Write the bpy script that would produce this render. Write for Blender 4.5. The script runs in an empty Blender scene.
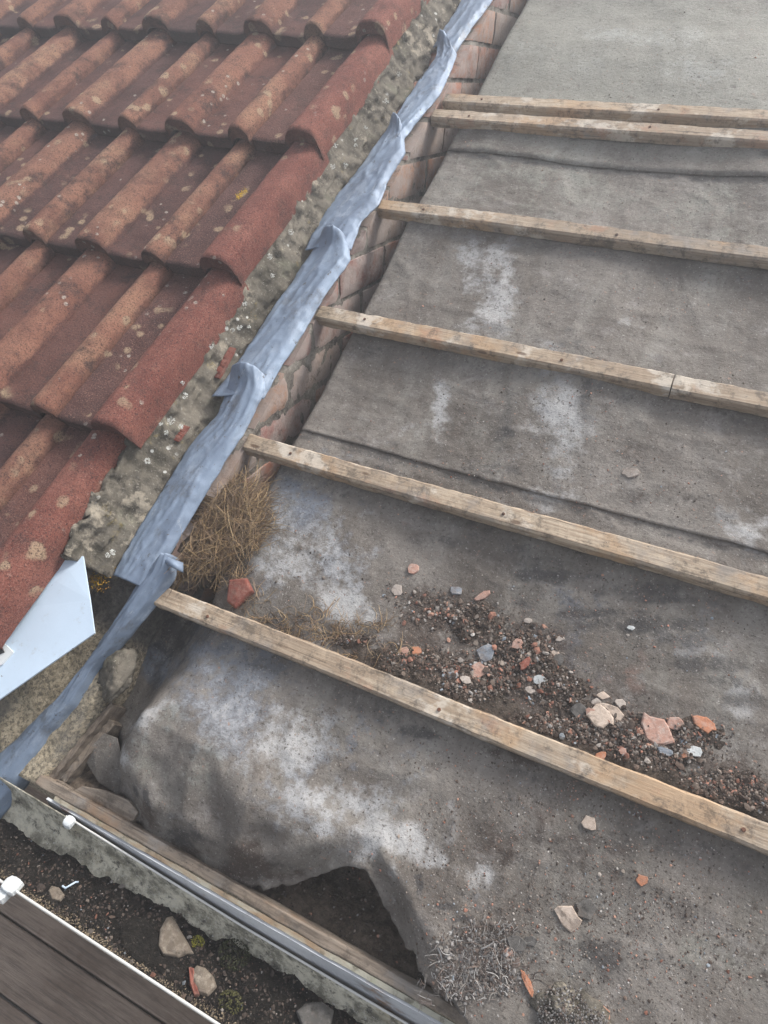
import bpy, math, random
import numpy as np
from mathutils import Matrix, Vector, noise as mn

random.seed(7); rng = np.random.default_rng(7)
sc = bpy.context.scene
COL = sc.collection

# ------------------------------------------------------------------ frame
# roof frame: u across, v up the slope, w out of the slope
TH = 0.5482048
CT, ST = math.cos(TH), math.sin(TH)
Z0 = 2.6
F = 638.6477
AX = np.array([[0.90432, -0.27170, 0.32910], [0.38408, 0.85560, -0.34725], [-0.18756, 0.44040, 0.87798]])
def _rot(a, b, c):
    ca, sa, cb, sb, cc, sn = math.cos(a), math.sin(a), math.cos(b), math.sin(b), math.cos(c), math.sin(c)
    return (np.array([[ca, -sa, 0], [sa, ca, 0], [0, 0, 1]]) @ np.array([[1, 0, 0], [0, cb, -sb], [0, sb, cb]])
            @ np.array([[cc, -sn, 0], [sn, cc, 0], [0, 0, 1]]))
AX = _rot(7.59709128e-01, 4.98648269e-01, -4.03104726e-01)
CAM = np.array([6.36687832e-01, -9.79183064e-02, 1.03926527])
T = np.array([[1, 0, 0], [0, CT, -ST], [0, ST, CT]])
def W(P):
    P = np.atleast_2d(np.asarray(P, float))
    Q = P @ T.T
    Q[:, 2] += Z0
    return Q
def ray(px, py):
    return AX @ np.array([(px - 384) / F, -(py - 512) / F, -1.0])
def at(px, py, w=0.0):
    """point of the photograph found again on the roof at height w"""
    d = ray(px, py); return CAM + (w - CAM[2]) / d[2] * d
def mpp(px, py, w=0.0):
    return float(np.linalg.norm(at(px, py, w) - CAM)) / F
def sm(a, b, x):
    t = np.clip((x - a) / (b - a), 0, 1); return t * t * (3 - 2 * t)
def fbm(p, s, o=4):
    return mn.fractal(Vector((p[0] * s, p[1] * s, p[2] * s)), 1.0, 2.0, o)
def fbms(P, s, o=4, off=(0, 0, 0)):
    return np.array([fbm((a[0] + off[0], a[1] + off[1], a[2] + off[2]), s, o) for a in P])

# ------------------------------------------------------------------ objects
def link(o): COL.objects.link(o); return o
def mesh_obj(name, V, Fc, mat, parent=None, smooth=False, col=None, world=False, attr=None):
    """V in the roof frame unless world; the origin goes to the middle of the mesh's lowest level"""
    V = np.asarray(V, float)
    P = V.copy() if world else W(V)
    c = np.array([(P[:, 0].min() + P[:, 0].max()) / 2, (P[:, 1].min() + P[:, 1].max()) / 2, P[:, 2].min()])
    me = bpy.data.meshes.new(name)
    me.from_pydata((P - c).tolist(), [], [tuple(int(i) for i in f) for f in Fc])
    if smooth: me.polygons.foreach_set('use_smooth', [True] * len(me.polygons))
    if mat: me.materials.append(mat)
    o = bpy.data.objects.new(name, me); link(o)
    o.location = c
    if parent is not None:
        o.parent = parent
        o.location = Vector(c) - parent.location
    if col is not None:
        a = me.color_attributes.new('col', 'FLOAT_COLOR', 'POINT')
        cc = np.ones((len(V), 4)); cc[:, :np.shape(col)[1]] = col
        a.data.foreach_set('color', cc.ravel())
    if attr:
        for k, arr in attr.items():
            a = me.color_attributes.new(k, 'FLOAT_COLOR', 'POINT')
            cc = np.ones((len(V), 4)); cc[:, :arr.shape[1]] = arr
            a.data.foreach_set('color', cc.ravel())
    me.update()
    return o
def tag(o, label=None, cat=None, group=None, kind=None):
    if label: o['label'] = label
    if cat: o['category'] = cat
    if group: o['group'] = group
    if kind: o['kind'] = kind
    return o
def empty(name, loc_uvw, label, cat, group=None, world=False):
    o = bpy.data.objects.new(name, None); link(o)
    o.location = loc_uvw if world else W(loc_uvw)[0].tolist()
    o.empty_display_size = .05
    return tag(o, label, cat, group)
def grid_faces(n, m, flip=False):
    f = []
    for i in range(n - 1):
        for j in range(m - 1):
            a = i * m + j
            q = (a, a + m, a + m + 1, a + 1)
            f.append(q[::-1] if flip else q)
    return f
def solidify(o, t, off=-1.0):
    m = o.modifiers.new('solid', 'SOLIDIFY'); m.thickness = t; m.offset = off; return o
def bevel(o, w, seg=2):
    m = o.modifiers.new('bev', 'BEVEL'); m.width = w; m.segments = seg; m.limit_method = 'ANGLE'; return o
def box_grid(a, b, n=(2, 2, 2)):
    """closed box a..b with each side divided; welded"""
    a = np.array(a, float); b = np.array(b, float)
    key = {}; V = []; Fc = []
    def vid(i, j, k):
        t = (i, j, k)
        if t not in key:
            key[t] = len(V)
            V.append([a[0] + (b[0] - a[0]) * i / n[0], a[1] + (b[1] - a[1]) * j / n[1], a[2] + (b[2] - a[2]) * k / n[2]])
        return key[t]
    for i in range(n[0]):
        for j in range(n[1]):
            Fc.append((vid(i, j, n[2]), vid(i + 1, j, n[2]), vid(i + 1, j + 1, n[2]), vid(i, j + 1, n[2])))
            Fc.append((vid(i, j, 0), vid(i, j + 1, 0), vid(i + 1, j + 1, 0), vid(i + 1, j, 0)))
    for i in range(n[0]):
        for k in range(n[2]):
            Fc.append((vid(i, 0, k), vid(i + 1, 0, k), vid(i + 1, 0, k + 1), vid(i, 0, k + 1)))
            Fc.append((vid(i, n[1], k), vid(i, n[1], k + 1), vid(i + 1, n[1], k + 1), vid(i + 1, n[1], k)))
    for j in range(n[1]):
        for k in range(n[2]):
            Fc.append((vid(0, j, k), vid(0, j, k + 1), vid(0, j + 1, k + 1), vid(0, j + 1, k)))
            Fc.append((vid(n[0], j, k), vid(n[0], j + 1, k), vid(n[0], j + 1, k + 1), vid(n[0], j, k + 1)))
    return np.array(V), Fc

# ------------------------------------------------------------------ materials
class NT:
    def __init__(s, name):
        s.m = bpy.data.materials.new(name); s.m.use_nodes = True
        s.t = s.m.node_tree; s.t.nodes.clear()
        s.out = s.t.nodes.new('ShaderNodeOutputMaterial')
        s.b = s.t.nodes.new('ShaderNodeBsdfPrincipled')
        s.t.links.new(s.b.outputs[0], s.out.inputs[0])
        g = s.t.nodes.new('ShaderNodeNewGeometry')
        sub = s.vm('SUBTRACT', g.outputs['Position'], (0, 0, Z0))
        r = s.t.nodes.new('ShaderNodeVectorRotate'); r.rotation_type = 'X_AXIS'; r.inputs['Angle'].default_value = -TH
        s.L(sub, r.inputs['Vector'])
        s.uvw = r.outputs[0]; s.geo = g; s.pos = g.outputs['Position']
    def L(s, a, b): s.t.links.new(a, b)
    def put(s, v, sock):
        if isinstance(v, bpy.types.NodeSocket): s.L(v, sock)
        elif isinstance(v, (tuple, list)) and len(v) == 3 and sock.type == 'RGBA': sock.default_value = (*v, 1)
        else: sock.default_value = v
    def vm(s, op, a, b):
        n = s.t.nodes.new('ShaderNodeVectorMath'); n.operation = op; s.put(a, n.inputs[0]); s.put(b, n.inputs[1]); return n.outputs[0]
    def ma(s, op, a, b=0.0, clamp=False):
        n = s.t.nodes.new('ShaderNodeMath'); n.operation = op; n.use_clamp = clamp; s.put(a, n.inputs[0]); s.put(b, n.inputs[1]); return n.outputs[0]
    def noise(s, scale, detail=5, rough=.6, st=(1, 1, 1), off=(0, 0, 0), dist=0.0, base=None):
        v = s.vm('MULTIPLY', base or s.uvw, st)
        if any(off): v = s.vm('ADD', v, off)
        n = s.t.nodes.new('ShaderNodeTexNoise'); s.L(v, n.inputs['Vector'])
        n.inputs['Scale'].default_value = scale; n.inputs['Detail'].default_value = detail
        n.inputs['Roughness'].default_value = rough; n.inputs['Distortion'].default_value = dist
        return n.outputs[0]
    def voro(s, scale, st=(1, 1, 1), off=(0, 0, 0), feature='F1', out='Distance', base=None, rnd=1.0):
        v = s.vm('MULTIPLY', base or s.uvw, st)
        if any(off): v = s.vm('ADD', v, off)
        n = s.t.nodes.new('ShaderNodeTexVoronoi'); n.feature = feature; s.L(v, n.inputs['Vector']); n.inputs['Scale'].default_value = scale
        n.inputs['Randomness'].default_value = rnd
        return n.outputs[out]
    def ramp(s, x, lo, hi):
        n = s.t.nodes.new('ShaderNodeMapRange'); n.interpolation_type = 'SMOOTHSTEP'
        s.put(x, n.inputs[0]); n.inputs[1].default_value = lo; n.inputs[2].default_value = hi
        return n.outputs[0]
    def mix(s, f, a, b, mode='MIX'):
        n = s.t.nodes.new('ShaderNodeMix'); n.data_type = 'RGBA'; n.blend_type = mode
        s.put(f, n.inputs[0]); s.put(a, n.inputs[6]); s.put(b, n.inputs[7]); return n.outputs[2]
    def attr(s, name):
        n = s.t.nodes.new('ShaderNodeAttribute'); n.attribute_name = name
        return n
    def chan(s, name):
        a = s.attr(name); sp = s.t.nodes.new('ShaderNodeSeparateColor'); s.L(a.outputs['Color'], sp.inputs[0])
        return sp.outputs
    def bump(s, h, strength=.5, dist=.002, prev=None):
        n = s.t.nodes.new('ShaderNodeBump'); n.inputs['Strength'].default_value = strength; n.inputs['Distance'].default_value = dist
        s.L(h, n.inputs['Height'])
        if prev is not None: s.L(prev, n.inputs['Normal'])
        return n.outputs[0]
    def done(s, col, rough=.85, normal=None, metal=0.0, spec=.4):
        s.put(col, s.b.inputs['Base Color']); s.put(rough, s.b.inputs['Roughness']); s.put(metal, s.b.inputs['Metallic'])
        s.b.inputs['Specular IOR Level'].default_value = spec
        if normal is not None: s.L(normal, s.b.inputs['Normal'])
        return s.m

def mat_felt():
    n = NT('weathered_felt'); m = n.chan('mask')       # r pale, g dark, b brown soil ; mask2 r rust/pink, g green
    q = n.chan('mask2')
    pert = n.ma('SUBTRACT', n.noise(9, 8, .68), .5)
    fine = n.ma('SUBTRACT', n.noise(55, 6, .7), .5)
    def pm(ch, lo=.25, hi=.75, k=1.7, kf=1.2):
        x = n.ma('ADD', ch, n.ma('MULTIPLY', pert, k)); x = n.ma('ADD', x, n.ma('MULTIPLY', fine, kf)); return n.ramp(x, lo, hi)
    c = n.mix(n.ramp(n.noise(3.2, 9, .65), .32, .68), (.084, .071, .060), (.192, .174, .156))
    c = n.mix(n.ramp(n.noise(7, 6, .7, (1, .35, 1), (3, 1, 0)), .45, .75), c, (.23, .22, .198))
    c = n.mix(n.ma('MULTIPLY', n.ramp(n.noise(15, 7, .75, (1, .18, 1), (13, 8, 0), dist=.5), .50, .70), .5), c, (.085, .068, .052))
    c = n.mix(n.ma('MULTIPLY', n.ramp(n.noise(9, 7, .75, (.35, 1.7, 1), (3, 8, 0), dist=.6), .50, .68), .55), c, (.075, .062, .053))
    c = n.mix(n.ma('MULTIPLY', n.ramp(n.noise(13, 8, .78, (.8, 1, 1), (7, 8, 2), dist=.4), .54, .68), .55), c, (.27, .255, .245))
    c = n.mix(n.ma('MULTIPLY', n.ramp(n.noise(26, 8, .75, off=(5, 2, 0)), .48, .72), .55), c, (.078, .060, .050))
    c = n.mix(n.ma('MULTIPLY', pm(q[2], .3, .8), .75), c, (.135, .165, .215))       # blue grey felt tone, wet sheen of the trough painted into it
    c = n.mix(n.ma('MULTIPLY', pm(m[0], .35, .85), .9), c, (.36, .36, .36))
    c = n.mix(n.ma('MULTIPLY', pm(q[1], .3, .85), .6), c, (.245, .25, .215))
    c = n.mix(n.ma('MULTIPLY', pm(q[0], .35, .85), .7), c, (.26, .145, .11))
    c = n.mix(n.ma('MULTIPLY', pm(m[1], .22, .72), .85), c, (.045, .042, .042))
    c = n.mix(n.ma('MULTIPLY', pm(m[2], .3, .65), .9), c, (.062, .045, .036))
    # speckle, pale and dark crumbs bonded to the felt
    c = n.mix(n.ramp(n.noise(240, 3, .7), .60, .74), c, (.36, .34, .32))
    c = n.mix(n.ramp(n.noise(170, 4, .8, off=(9, 0, 4)), .53, .70), c, (.05, .040, .034))
    c = n.mix(n.ma('MULTIPLY', n.ramp(n.noise(75, 7, .85, off=(9, 5, 4)), .52, .68), .35), c, (.28, .255, .235))
    c = n.mix(n.ramp(n.noise(120, 3, .6, off=(1, 7, 4)), .66, .74), c, (.25, .16, .12))
    # woven reinforcement showing as fine lines
    h = n.ma('ADD', n.noise(300, 4, .8), n.ma('MULTIPLY', n.noise(330, 2, .5, (1, .12, 1)), .7))
    b1 = n.bump(n.noise(14, 7, .65, (1, 1.4, 1), dist=.5), .35, .009)
    b2 = n.bump(n.noise(90, 5, .75), .7, .003, b1)
    b3 = n.bump(h, .6, .0012, b2)
    r = n.ma('ADD', n.ma('MULTIPLY', n.noise(11, 5, .7), .5), .45)
    return n.done(c, r, b3, spec=.35)
def mat_wood(name, cols, grey=.5, grainv=False, dirt=.5, patch=None, rough=.8):
    """cols: dark, mid, light"""
    n = NT(name)
    st = (.05, 1, 1) if not grainv else (1, .05, 1)
    st2 = (.25, 1, 1) if not grainv else (1, .25, 1)
    g = n.noise(260, 5, .7, st)
    oi = n.t.nodes.new('ShaderNodeObjectInfo'); rnd = oi.outputs['Random']
    c = n.mix(n.ramp(n.noise(9, 6, .7, st2), .35, .68), cols[1], cols[2])
    c = n.mix(n.ma('MULTIPLY', rnd, .6), c, n.mix(n.ramp(n.noise(5, 5, .7, st2, (7, 7, 1)), .4, .6), (.24, .20, .16), cols[2]))
    c = n.mix(n.ma('MULTIPLY', n.ramp(n.noise(130, 3, .5, (.02, 1, 1) if not grainv else (1, .02, 1), (9, 9, 1)), .66, .70), .7), c, (.05, .036, .027))
    c = n.mix(n.ma('MULTIPLY', n.ramp(g, .42, .62), .6), c, cols[0])
    c = n.mix(n.ma('MULTIPLY', n.ramp(n.noise(14, 7, .7, off=(3, 3, 3)), .5, .68), grey), c, (.21, .20, .19))
    if patch:
        for (sc_, lo, hi, cc, k, off) in patch:
            c = n.mix(n.ma('MULTIPLY', n.ramp(n.noise(sc_, 5, .65, (.8, 1, 1) if not grainv else (1, .6, 1), off), lo, hi), k), c, cc)
    c = n.mix(n.ma('MULTIPLY', n.ramp(n.noise(40, 8, .78, off=(1, 2, 3)), .49, .66), dirt), c, (.06, .048, .038))
    c = n.mix(n.ma('MULTIPLY', n.ramp(n.noise(12, 6, .8, (.7, 1, 1), (11, 2, 3)), .55, .64), dirt * .9), c, (.085, .068, .052))
    c = n.mix(n.ma('MULTIPLY', n.ramp(n.voro(9, (.9, 2.6, 2.6), (2, 0, 0)), .11, .06), .8), c, (.09, .05, .03))
    c = n.mix(n.ramp(n.noise(210, 3, .7, off=(4, 4, 4)), .66, .74), c, (.04, .034, .03))
    b = n.bump(g, .5, .0015); b = n.bump(n.noise(60, 6, .7), .5, .002, b)
    return n.done(c, rough, b)
def mat_lead():
    n = NT('weathered_lead')
    c = n.mix(n.ramp(n.noise(10, 7, .65, (1, .5, 1)), .35, .65), (.16, .205, .28), (.215, .275, .365))
    c = n.mix(n.ma('MULTIPLY', n.ramp(n.noise(24, 8, .72, (1, .45, 1), (3, 0, 1)), .5, .66), .8), c, (.28, .335, .415))
    c = n.mix(n.ma('MULTIPLY', n.ramp(n.noise(13, 8, .8, (1, .6, 1), (0, 5, 1)), .53, .64), .75), c, (.13, .145, .17))
    c = n.mix(n.ramp(n.noise(45, 6, .8, (1, .7, 1), (6, 0, 1)), .60, .67), c, (.075, .07, .068))
    c = n.mix(n.ma('MULTIPLY', n.ramp(n.noise(80, 6, .8, (1, .3, 1), (2, 0, 1)), .60, .68), .5), c, (.44, .48, .52))
    c = n.mix(n.ramp(n.noise(190, 4, .75, off=(6, 9, 1)), .63, .70), c, (.12, .10, .085))
    b = n.bump(n.noise(22, 4, .6, (1, .5, 1)), .15, .004); b = n.bump(n.noise(130, 5, .7), .4, .001, b)
    return n.done(c, n.ma('ADD', n.ma('MULTIPLY', n.noise(18, 5, .6), .3), .46), b, metal=.25, spec=.45)
def mat_tile(name, verge=False):
    n = NT(name); a = n.chan('roll')    # r: how far up the roll, g: random per tile, b: near the nose
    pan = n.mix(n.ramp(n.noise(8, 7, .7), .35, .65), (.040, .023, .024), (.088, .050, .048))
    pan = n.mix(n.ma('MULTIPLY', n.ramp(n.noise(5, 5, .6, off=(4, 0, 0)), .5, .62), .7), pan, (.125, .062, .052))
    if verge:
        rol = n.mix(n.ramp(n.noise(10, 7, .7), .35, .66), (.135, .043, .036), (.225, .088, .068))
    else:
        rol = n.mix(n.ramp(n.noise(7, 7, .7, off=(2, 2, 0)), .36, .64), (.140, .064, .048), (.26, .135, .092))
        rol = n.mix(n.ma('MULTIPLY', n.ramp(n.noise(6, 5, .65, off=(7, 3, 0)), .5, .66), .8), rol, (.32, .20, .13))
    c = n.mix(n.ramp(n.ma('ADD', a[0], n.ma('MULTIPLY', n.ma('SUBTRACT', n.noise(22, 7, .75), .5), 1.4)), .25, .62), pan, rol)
    c = n.mix(n.ma('MULTIPLY', a[1], .28), c, (.30, .12, .08))
    # dark algae in clumps
    c = n.mix(n.ma('MULTIPLY', n.ramp(n.noise(14, 10, .82, off=(0, 8, 0)), .49, .64), .6 if verge else .85), c, (.045, .030, .028))
    # blotches of tan lichen, pale lichen
    bl = n.ma('ADD', n.voro(26, off=(0, 0, 0), feature='SMOOTH_F1'), n.ma('MULTIPLY', n.noise(60, 5, .7), .35))
    c = n.mix(n.ma('MULTIPLY', n.ma('MULTIPLY', n.ramp(bl, .46, .36), n.ramp(n.noise(5.5, 4, .6, off=(3, 9, 0)), .47, .56)), .8), c, (.36, .27, .18))
    pl = n.ma('ADD', n.voro(38, off=(3, 1, 2)), n.ma('MULTIPLY', n.noise(110, 4, .7), .25))
    c = n.mix(n.ma('MULTIPLY', n.ma('MULTIPLY', n.ramp(pl, .33, .27), n.ramp(n.noise(9, 3, .6, off=(8, 1, 0)), .55, .62)), .75), c, (.42, .39, .34))
    # sand grit
    c = n.mix(n.ma('MULTIPLY', n.ramp(n.noise(420, 3, .8), .52 if verge else .56, .68 if verge else .72), .75), c, (.36, .21, .17) if verge else (.34, .21, .16))
    c = n.mix(n.ramp(n.noise(300, 3, .8, off=(3, 3, 0)), .50, .66), c, (.050, .028, .027))
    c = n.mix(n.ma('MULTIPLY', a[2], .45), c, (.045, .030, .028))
    b = n.bump(n.noise(30, 6, .7), .7, .005); b = n.bump(n.noise(230, 4, .85), 1.0, .0028, b)
    return n.done(c, .92, b, spec=.2)
def mat_mortar(name='lichened_mortar'):
    n = NT(name)
    c = n.mix(n.ramp(n.noise(7, 8, .7), .36, .62), (.080, .072, .058), (.185, .165, .135))
    c = n.mix(n.ma('MULTIPLY', n.ramp(n.noise(11, 7, .75, off=(3, 3, 1)), .55, .66), .8), c, (.17, .165, .125))
    c = n.mix(n.ma('MULTIPLY', n.ramp(n.noise(19, 8, .8, off=(1, 0, 1)), .50, .62), .8), c, (.045, .040, .034))
    c = n.mix(n.ma('MULTIPLY', n.ramp(n.noise(24, 7, .75, off=(6, 0, 8)), .60, .68), .7), c, (.24, .19, .08))
    c = n.mix(n.ma('MULTIPLY', n.ramp(n.noise(8, 6, .75, off=(6, 4, 8)), .56, .62), .8), c, (.34, .30, .24))
    sp = n.ma('ADD', n.voro(42, off=(1, 1, 1)), n.ma('MULTIPLY', n.noise(120, 4, .7), .2))
    c = n.mix(n.ma('MULTIPLY', n.ramp(sp, .30, .25), n.ramp(n.noise(9, 3, .6, off=(8, 8, 8)), .52, .60)), c, (.50, .50, .47))
    c = n.mix(n.ramp(n.noise(230, 3, .75), .60, .70), c, (.34, .32, .28))
    b = n.bump(n.noise(35, 7, .75), .9, .006); b = n.bump(n.noise(220, 4, .8), .8, .002, b)
    return n.done(c, .95, b, spec=.2)
def mat_bricks(name='old_brick'):
    n = NT(name); a = n.attr('col').outputs['Color']
    c = n.mix(n.ma('MULTIPLY', n.ramp(n.noise(16, 8, .75), .34, .58), .85), a, (.33, .285, .265))
    c = n.mix(n.ma('MULTIPLY', n.ramp(n.noise(22, 8, .8, off=(2, 0, 0)), .54, .66), .8), c, (.10, .075, .065))
    c = n.mix(n.ramp(n.noise(200, 3, .8), .6, .72), c, (.40, .33, .28))
    b = n.bump(n.noise(50, 7, .75), .8, .004); b = n.bump(n.noise(260, 4, .8), .7, .0015, b)
    return n.done(c, .92, b, spec=.25)
def mat_pebble():
    n = NT('roughcast')
    v = n.voro(150, out='Color'); d = n.voro(150)
    c = n.mix(v, (.24, .20, .14), (.50, .43, .32))
    c = n.mix(n.ramp(n.noise(150, 4, .8), .45, .62), c, (.12, .105, .08))
    c = n.mix(n.ma('MULTIPLY', n.ramp(n.noise(9, 8, .7), .5, .68), .65), c, (.10, .10, .10))
    c = n.mix(n.ma('MULTIPLY', n.ramp(n.chan('mask')[0], .3, .7), .85), c, n.mix(n.ramp(n.noise(40, 7, .8), .4, .65), (.055, .055, .058), (.14, .135, .13)))
    b = n.bump(d, -.9, .006); b = n.bump(n.noise(120, 5, .75), .7, .003, b)
    return n.done(c, .95, b, spec=.2)
def mat_upvc(name='white_upvc', c0=(.66, .74, .80), rough=.35, dirt=.35):
    n = NT(name)
    c = n.mix(n.ramp(n.noise(6, 5, .6), .35, .7), c0, tuple(min(1, x * 1.1) for x in c0))
    c = n.mix(n.ma('MULTIPLY', n.ramp(n.noise(30, 8, .8), .56, .72), dirt), c, (.30, .31, .31))
    c = n.mix(n.ramp(n.noise(75, 4, .6, off=(3, 1, 1)), .715, .74), c, (.10, .10, .10))
    return n.done(c, rough, n.bump(n.noise(40, 5, .6), .12, .002), spec=.5)
def mat_fascia():
    n = NT('aged_fascia_paint')
    c = n.mix(n.ramp(n.noise(12, 6, .65, (.3, 1, 1)), .4, .62), (.50, .52, .55), (.68, .70, .72))
    c = n.mix(n.ramp(n.noise(14, 8, .7, (.45, 1, 1), (2, 0, 0)), .60, .68), c, (.30, .17, .09))
    c = n.mix(n.ma('MULTIPLY', n.ramp(n.noise(30, 8, .8, (.4, 1, 1), (6, 0, 0)), .52, .68), .6), c, (.12, .115, .11))
    return n.done(c, .30, n.bump(n.noise(30, 5, .6, (.3, 1, 1)), .2, .002), spec=.6)
def mat_peeling():
    n = NT('peeling_cream_paint')
    c = n.mix(n.ramp(n.noise(16, 7, .7, (.4, 1, 1)), .42, .6), (.36, .345, .28), (.27, .19, .12))
    c = n.mix(n.ma('MULTIPLY', n.ramp(n.noise(45, 8, .8), .5, .66), .8), c, (.10, .085, .06))
    c = n.mix(n.ma('MULTIPLY', n.ramp(n.noise(20, 6, .7, off=(3, 3, 0)), .56, .66), .6), c, (.24, .26, .15))
    return n.done(c, .75, n.bump(n.noise(80, 6, .75, (.5, 1, 1)), .6, .002))
def mat_trough():
    n = NT('stained_gutter')
    c = n.mix(n.ramp(n.noise(24, 8, .75), .38, .60), (.17, .16, .125), (.58, .55, .45))
    c = n.mix(n.ramp(n.noise(9, 6, .7, (.6, 1, 1), (2, 1, 0)), .50, .64), c, (.38, .34, .25))
    c = n.mix(n.ma('MULTIPLY', n.ramp(n.noise(50, 7, .8, off=(1, 1, 5)), .52, .62), .85), c, (.055, .052, .045))
    c = n.mix(n.ramp(n.noise(180, 3, .75), .60, .70), c, (.50, .49, .46))
    b = n.bump(n.noise(70, 7, .8), .9, .004)
    return n.done(c, .9, b, spec=.3)
def mat_soil(name='dark_soil', a=(.012, .010, .009), b_=(.042, .036, .030)):
    n = NT(name)
    c = n.mix(n.ramp(n.noise(45, 8, .8), .38, .64), a, b_)
    c = n.mix(n.ma('MULTIPLY', n.ramp(n.noise(9, 7, .75, off=(3, 0, 0)), .52, .66), .5), c, (.070, .060, .046))
    c = n.mix(n.ramp(n.noise(260, 3, .8), .61, .71), c, (.20, .17, .14))
    b = n.bump(n.noise(60, 7, .8), 1.0, .008); b = n.bump(n.noise(240, 4, .8), .9, .002, b)
    return n.done(c, .95, b, spec=.2)
def mat_crumb(name='mixed_crumbs', rough=.9):
    n = NT(name); a = n.attr('col').outputs['Color']
    c = n.mix(n.ma('MULTIPLY', n.ramp(n.noise(160, 6, .8), .45, .68), .5), a, (.08, .065, .055))
    return n.done(c, rough, n.bump(n.noise(300, 4, .8), .6, .0012), spec=.25)
def mat_chip(name, base, dust=(.45, .40, .36), k=.4):
    n = NT(name)
    c = n.mix(n.ramp(n.noise(60, 6, .7), .4, .65), base, tuple(x * 1.18 for x in base))
    c = n.mix(n.ma('MULTIPLY', n.ramp(n.noise(90, 7, .8, off=(3, 0, 0)), .46, .64), k + .15), c, dust)
    c = n.mix(n.ma('MULTIPLY', n.ramp(n.noise(28, 6, .8, off=(3, 4, 0)), .50, .62), .5), c, (.14, .11, .09))
    c = n.mix(n.ma('MULTIPLY', n.ramp(n.noise(50, 7, .8, off=(0, 5, 0)), .53, .66), .7), c, tuple(x * .35 for x in base))
    return n.done(c, .92, n.bump(n.noise(200, 5, .8), .7, .0015), spec=.2)
def mat_deck():
    n = NT('old_deck_timber')
    g = n.noise(120, 6, .75, (.05, 1, 1), base=n.pos)
    c = n.mix(n.ramp(n.noise(5, 7, .7, (.5, 1, 1), base=n.pos), .35, .65), (.23, .17, .13), (.42, .33, .265))
    c = n.mix(n.ma('MULTIPLY', n.ramp(g, .45, .62), .5), c, (.11, .088, .075))
    c = n.mix(n.ma('MULTIPLY', n.ramp(n.noise(7, 6, .7, off=(4, 1, 0), base=n.pos), .58, .70), .6), c, (.17, .10, .07))
    return n.done(c, .8, n.bump(g, .6, .004))

M = dict(felt=mat_felt(),
    batten=mat_wood('sawn_batten', ((.19, .130, .085), (.35, .265, .185), (.47, .385, .29)), .6, dirt=.7,
        patch=[(7, .52, .62, (.41, .265, .15), .6, (2, 0, 0)), (11, .56, .64, (.55, .50, .43), .7, (5, 1, 0)), (10, .58, .66, (.36, .17, .10), .4, (9, 0, 2))]),
    tilt=mat_wood('weathered_softwood', ((.10, .075, .055), (.22, .175, .135), (.30, .255, .21)), .7, dirt=.7,
        patch=[(9, .52, .66, (.21, .125, .07), .6, (1, 1, 0))], rough=.9),
    rot=mat_wood('rotten_wood', ((.055, .042, .034), (.13, .10, .078), (.21, .175, .14)), .6, grainv=True, dirt=.8, rough=.9),
    lead=mat_lead(), tile=mat_tile('concrete_tile'), verge=mat_tile('red_verge_tile', True), mortar=mat_mortar(),
    brick=mat_bricks(), pebble=mat_pebble(), card=mat_upvc('pale_sheet', (.46, .56, .67), .5, .6), upvc=mat_upvc(c0=(.58, .61, .62), dirt=.7), rim=mat_upvc('dirty_rim', (.52, .52, .50), .5, .95),
    fascia=mat_fascia(), peel=mat_peeling(), trough=mat_trough(), soil=mat_soil(), earth=mat_soil('brown_earth', (.070, .055, .045), (.185, .150, .125)),
    crumb=mat_crumb(), straw=mat_crumb('dry_straw', .8), deck=mat_deck(), cavity=mat_soil('cavity_dirt', (.13, .10, .075), (.30, .24, .19)))

# ------------------------------------------------------------------ felt
WALLU = -0.07
def felt_w(u, v, edge=False):
    """height of the torn, sagging felt above the roof plane"""
    w = np.zeros_like(u)
    w += .006 * np.sin(u * 9.0 + .5) * np.sin(v * 5 + 1.) + .004 * np.sin(u * 4.3 + v * 7.7)
    # edge rolled down into the gap beside the wall
    up = sm(.0, .10, v)
    w += -.15 * sm(.012, -.05, u) * up
    # below the lowest batten: long trough beside the wall, then the bulging sag
    lo = 1 - up
    w += -.085 * sm(.065, -.075, u + .10 * np.clip(-v, 0, .5)) * lo
    low = sm(-.02, -.14, v)
    w += low * (.030 * np.exp(-((u - .12) / .13) ** 2 - ((v + .17) / .075) ** 2) + .022 * np.exp(-((u - .30) / .10) ** 2 - ((v + .21) / .05) ** 2))
    w += low * .026 * np.exp(-((u + .005) / .03) ** 2 - ((v + .20) / .08) ** 2)
    # folds running down the slope
    w += low * .003 * np.sin(u * 62 + 9 * v + 2.2 * np.sin(v * 22)) * np.exp(-((u - .15) / .22) ** 2)
    w += low * .020 * np.exp(-((u - .455 - .25 * (v + .23)) / .030) ** 2) * sm(-.10, -.22, v)
    w += low * .014 * np.exp(-((u - .56) / .05) ** 2) * sm(-.15, -.30, v)
    # bottom edge rolls under
    if edge: drop = 1.0
    else: drop = sm(np.interp(u, EU, EV) + .055, np.interp(u, EU, EV), v) * (u < .60)
    w += -.045 * drop * sm(.62, .5, u) * (1 - .85 * np.exp(-((u - .435) / .05) ** 2))
    w += .012 * sm(-.24, -.33, v) * sm(.6, .75, u)
    # gentle sag between battens on the right
    w += -.006 * np.sin(np.pi * np.clip(v / .345, -1, 8)) ** 2
    return w
EU, EV = [], []
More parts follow.
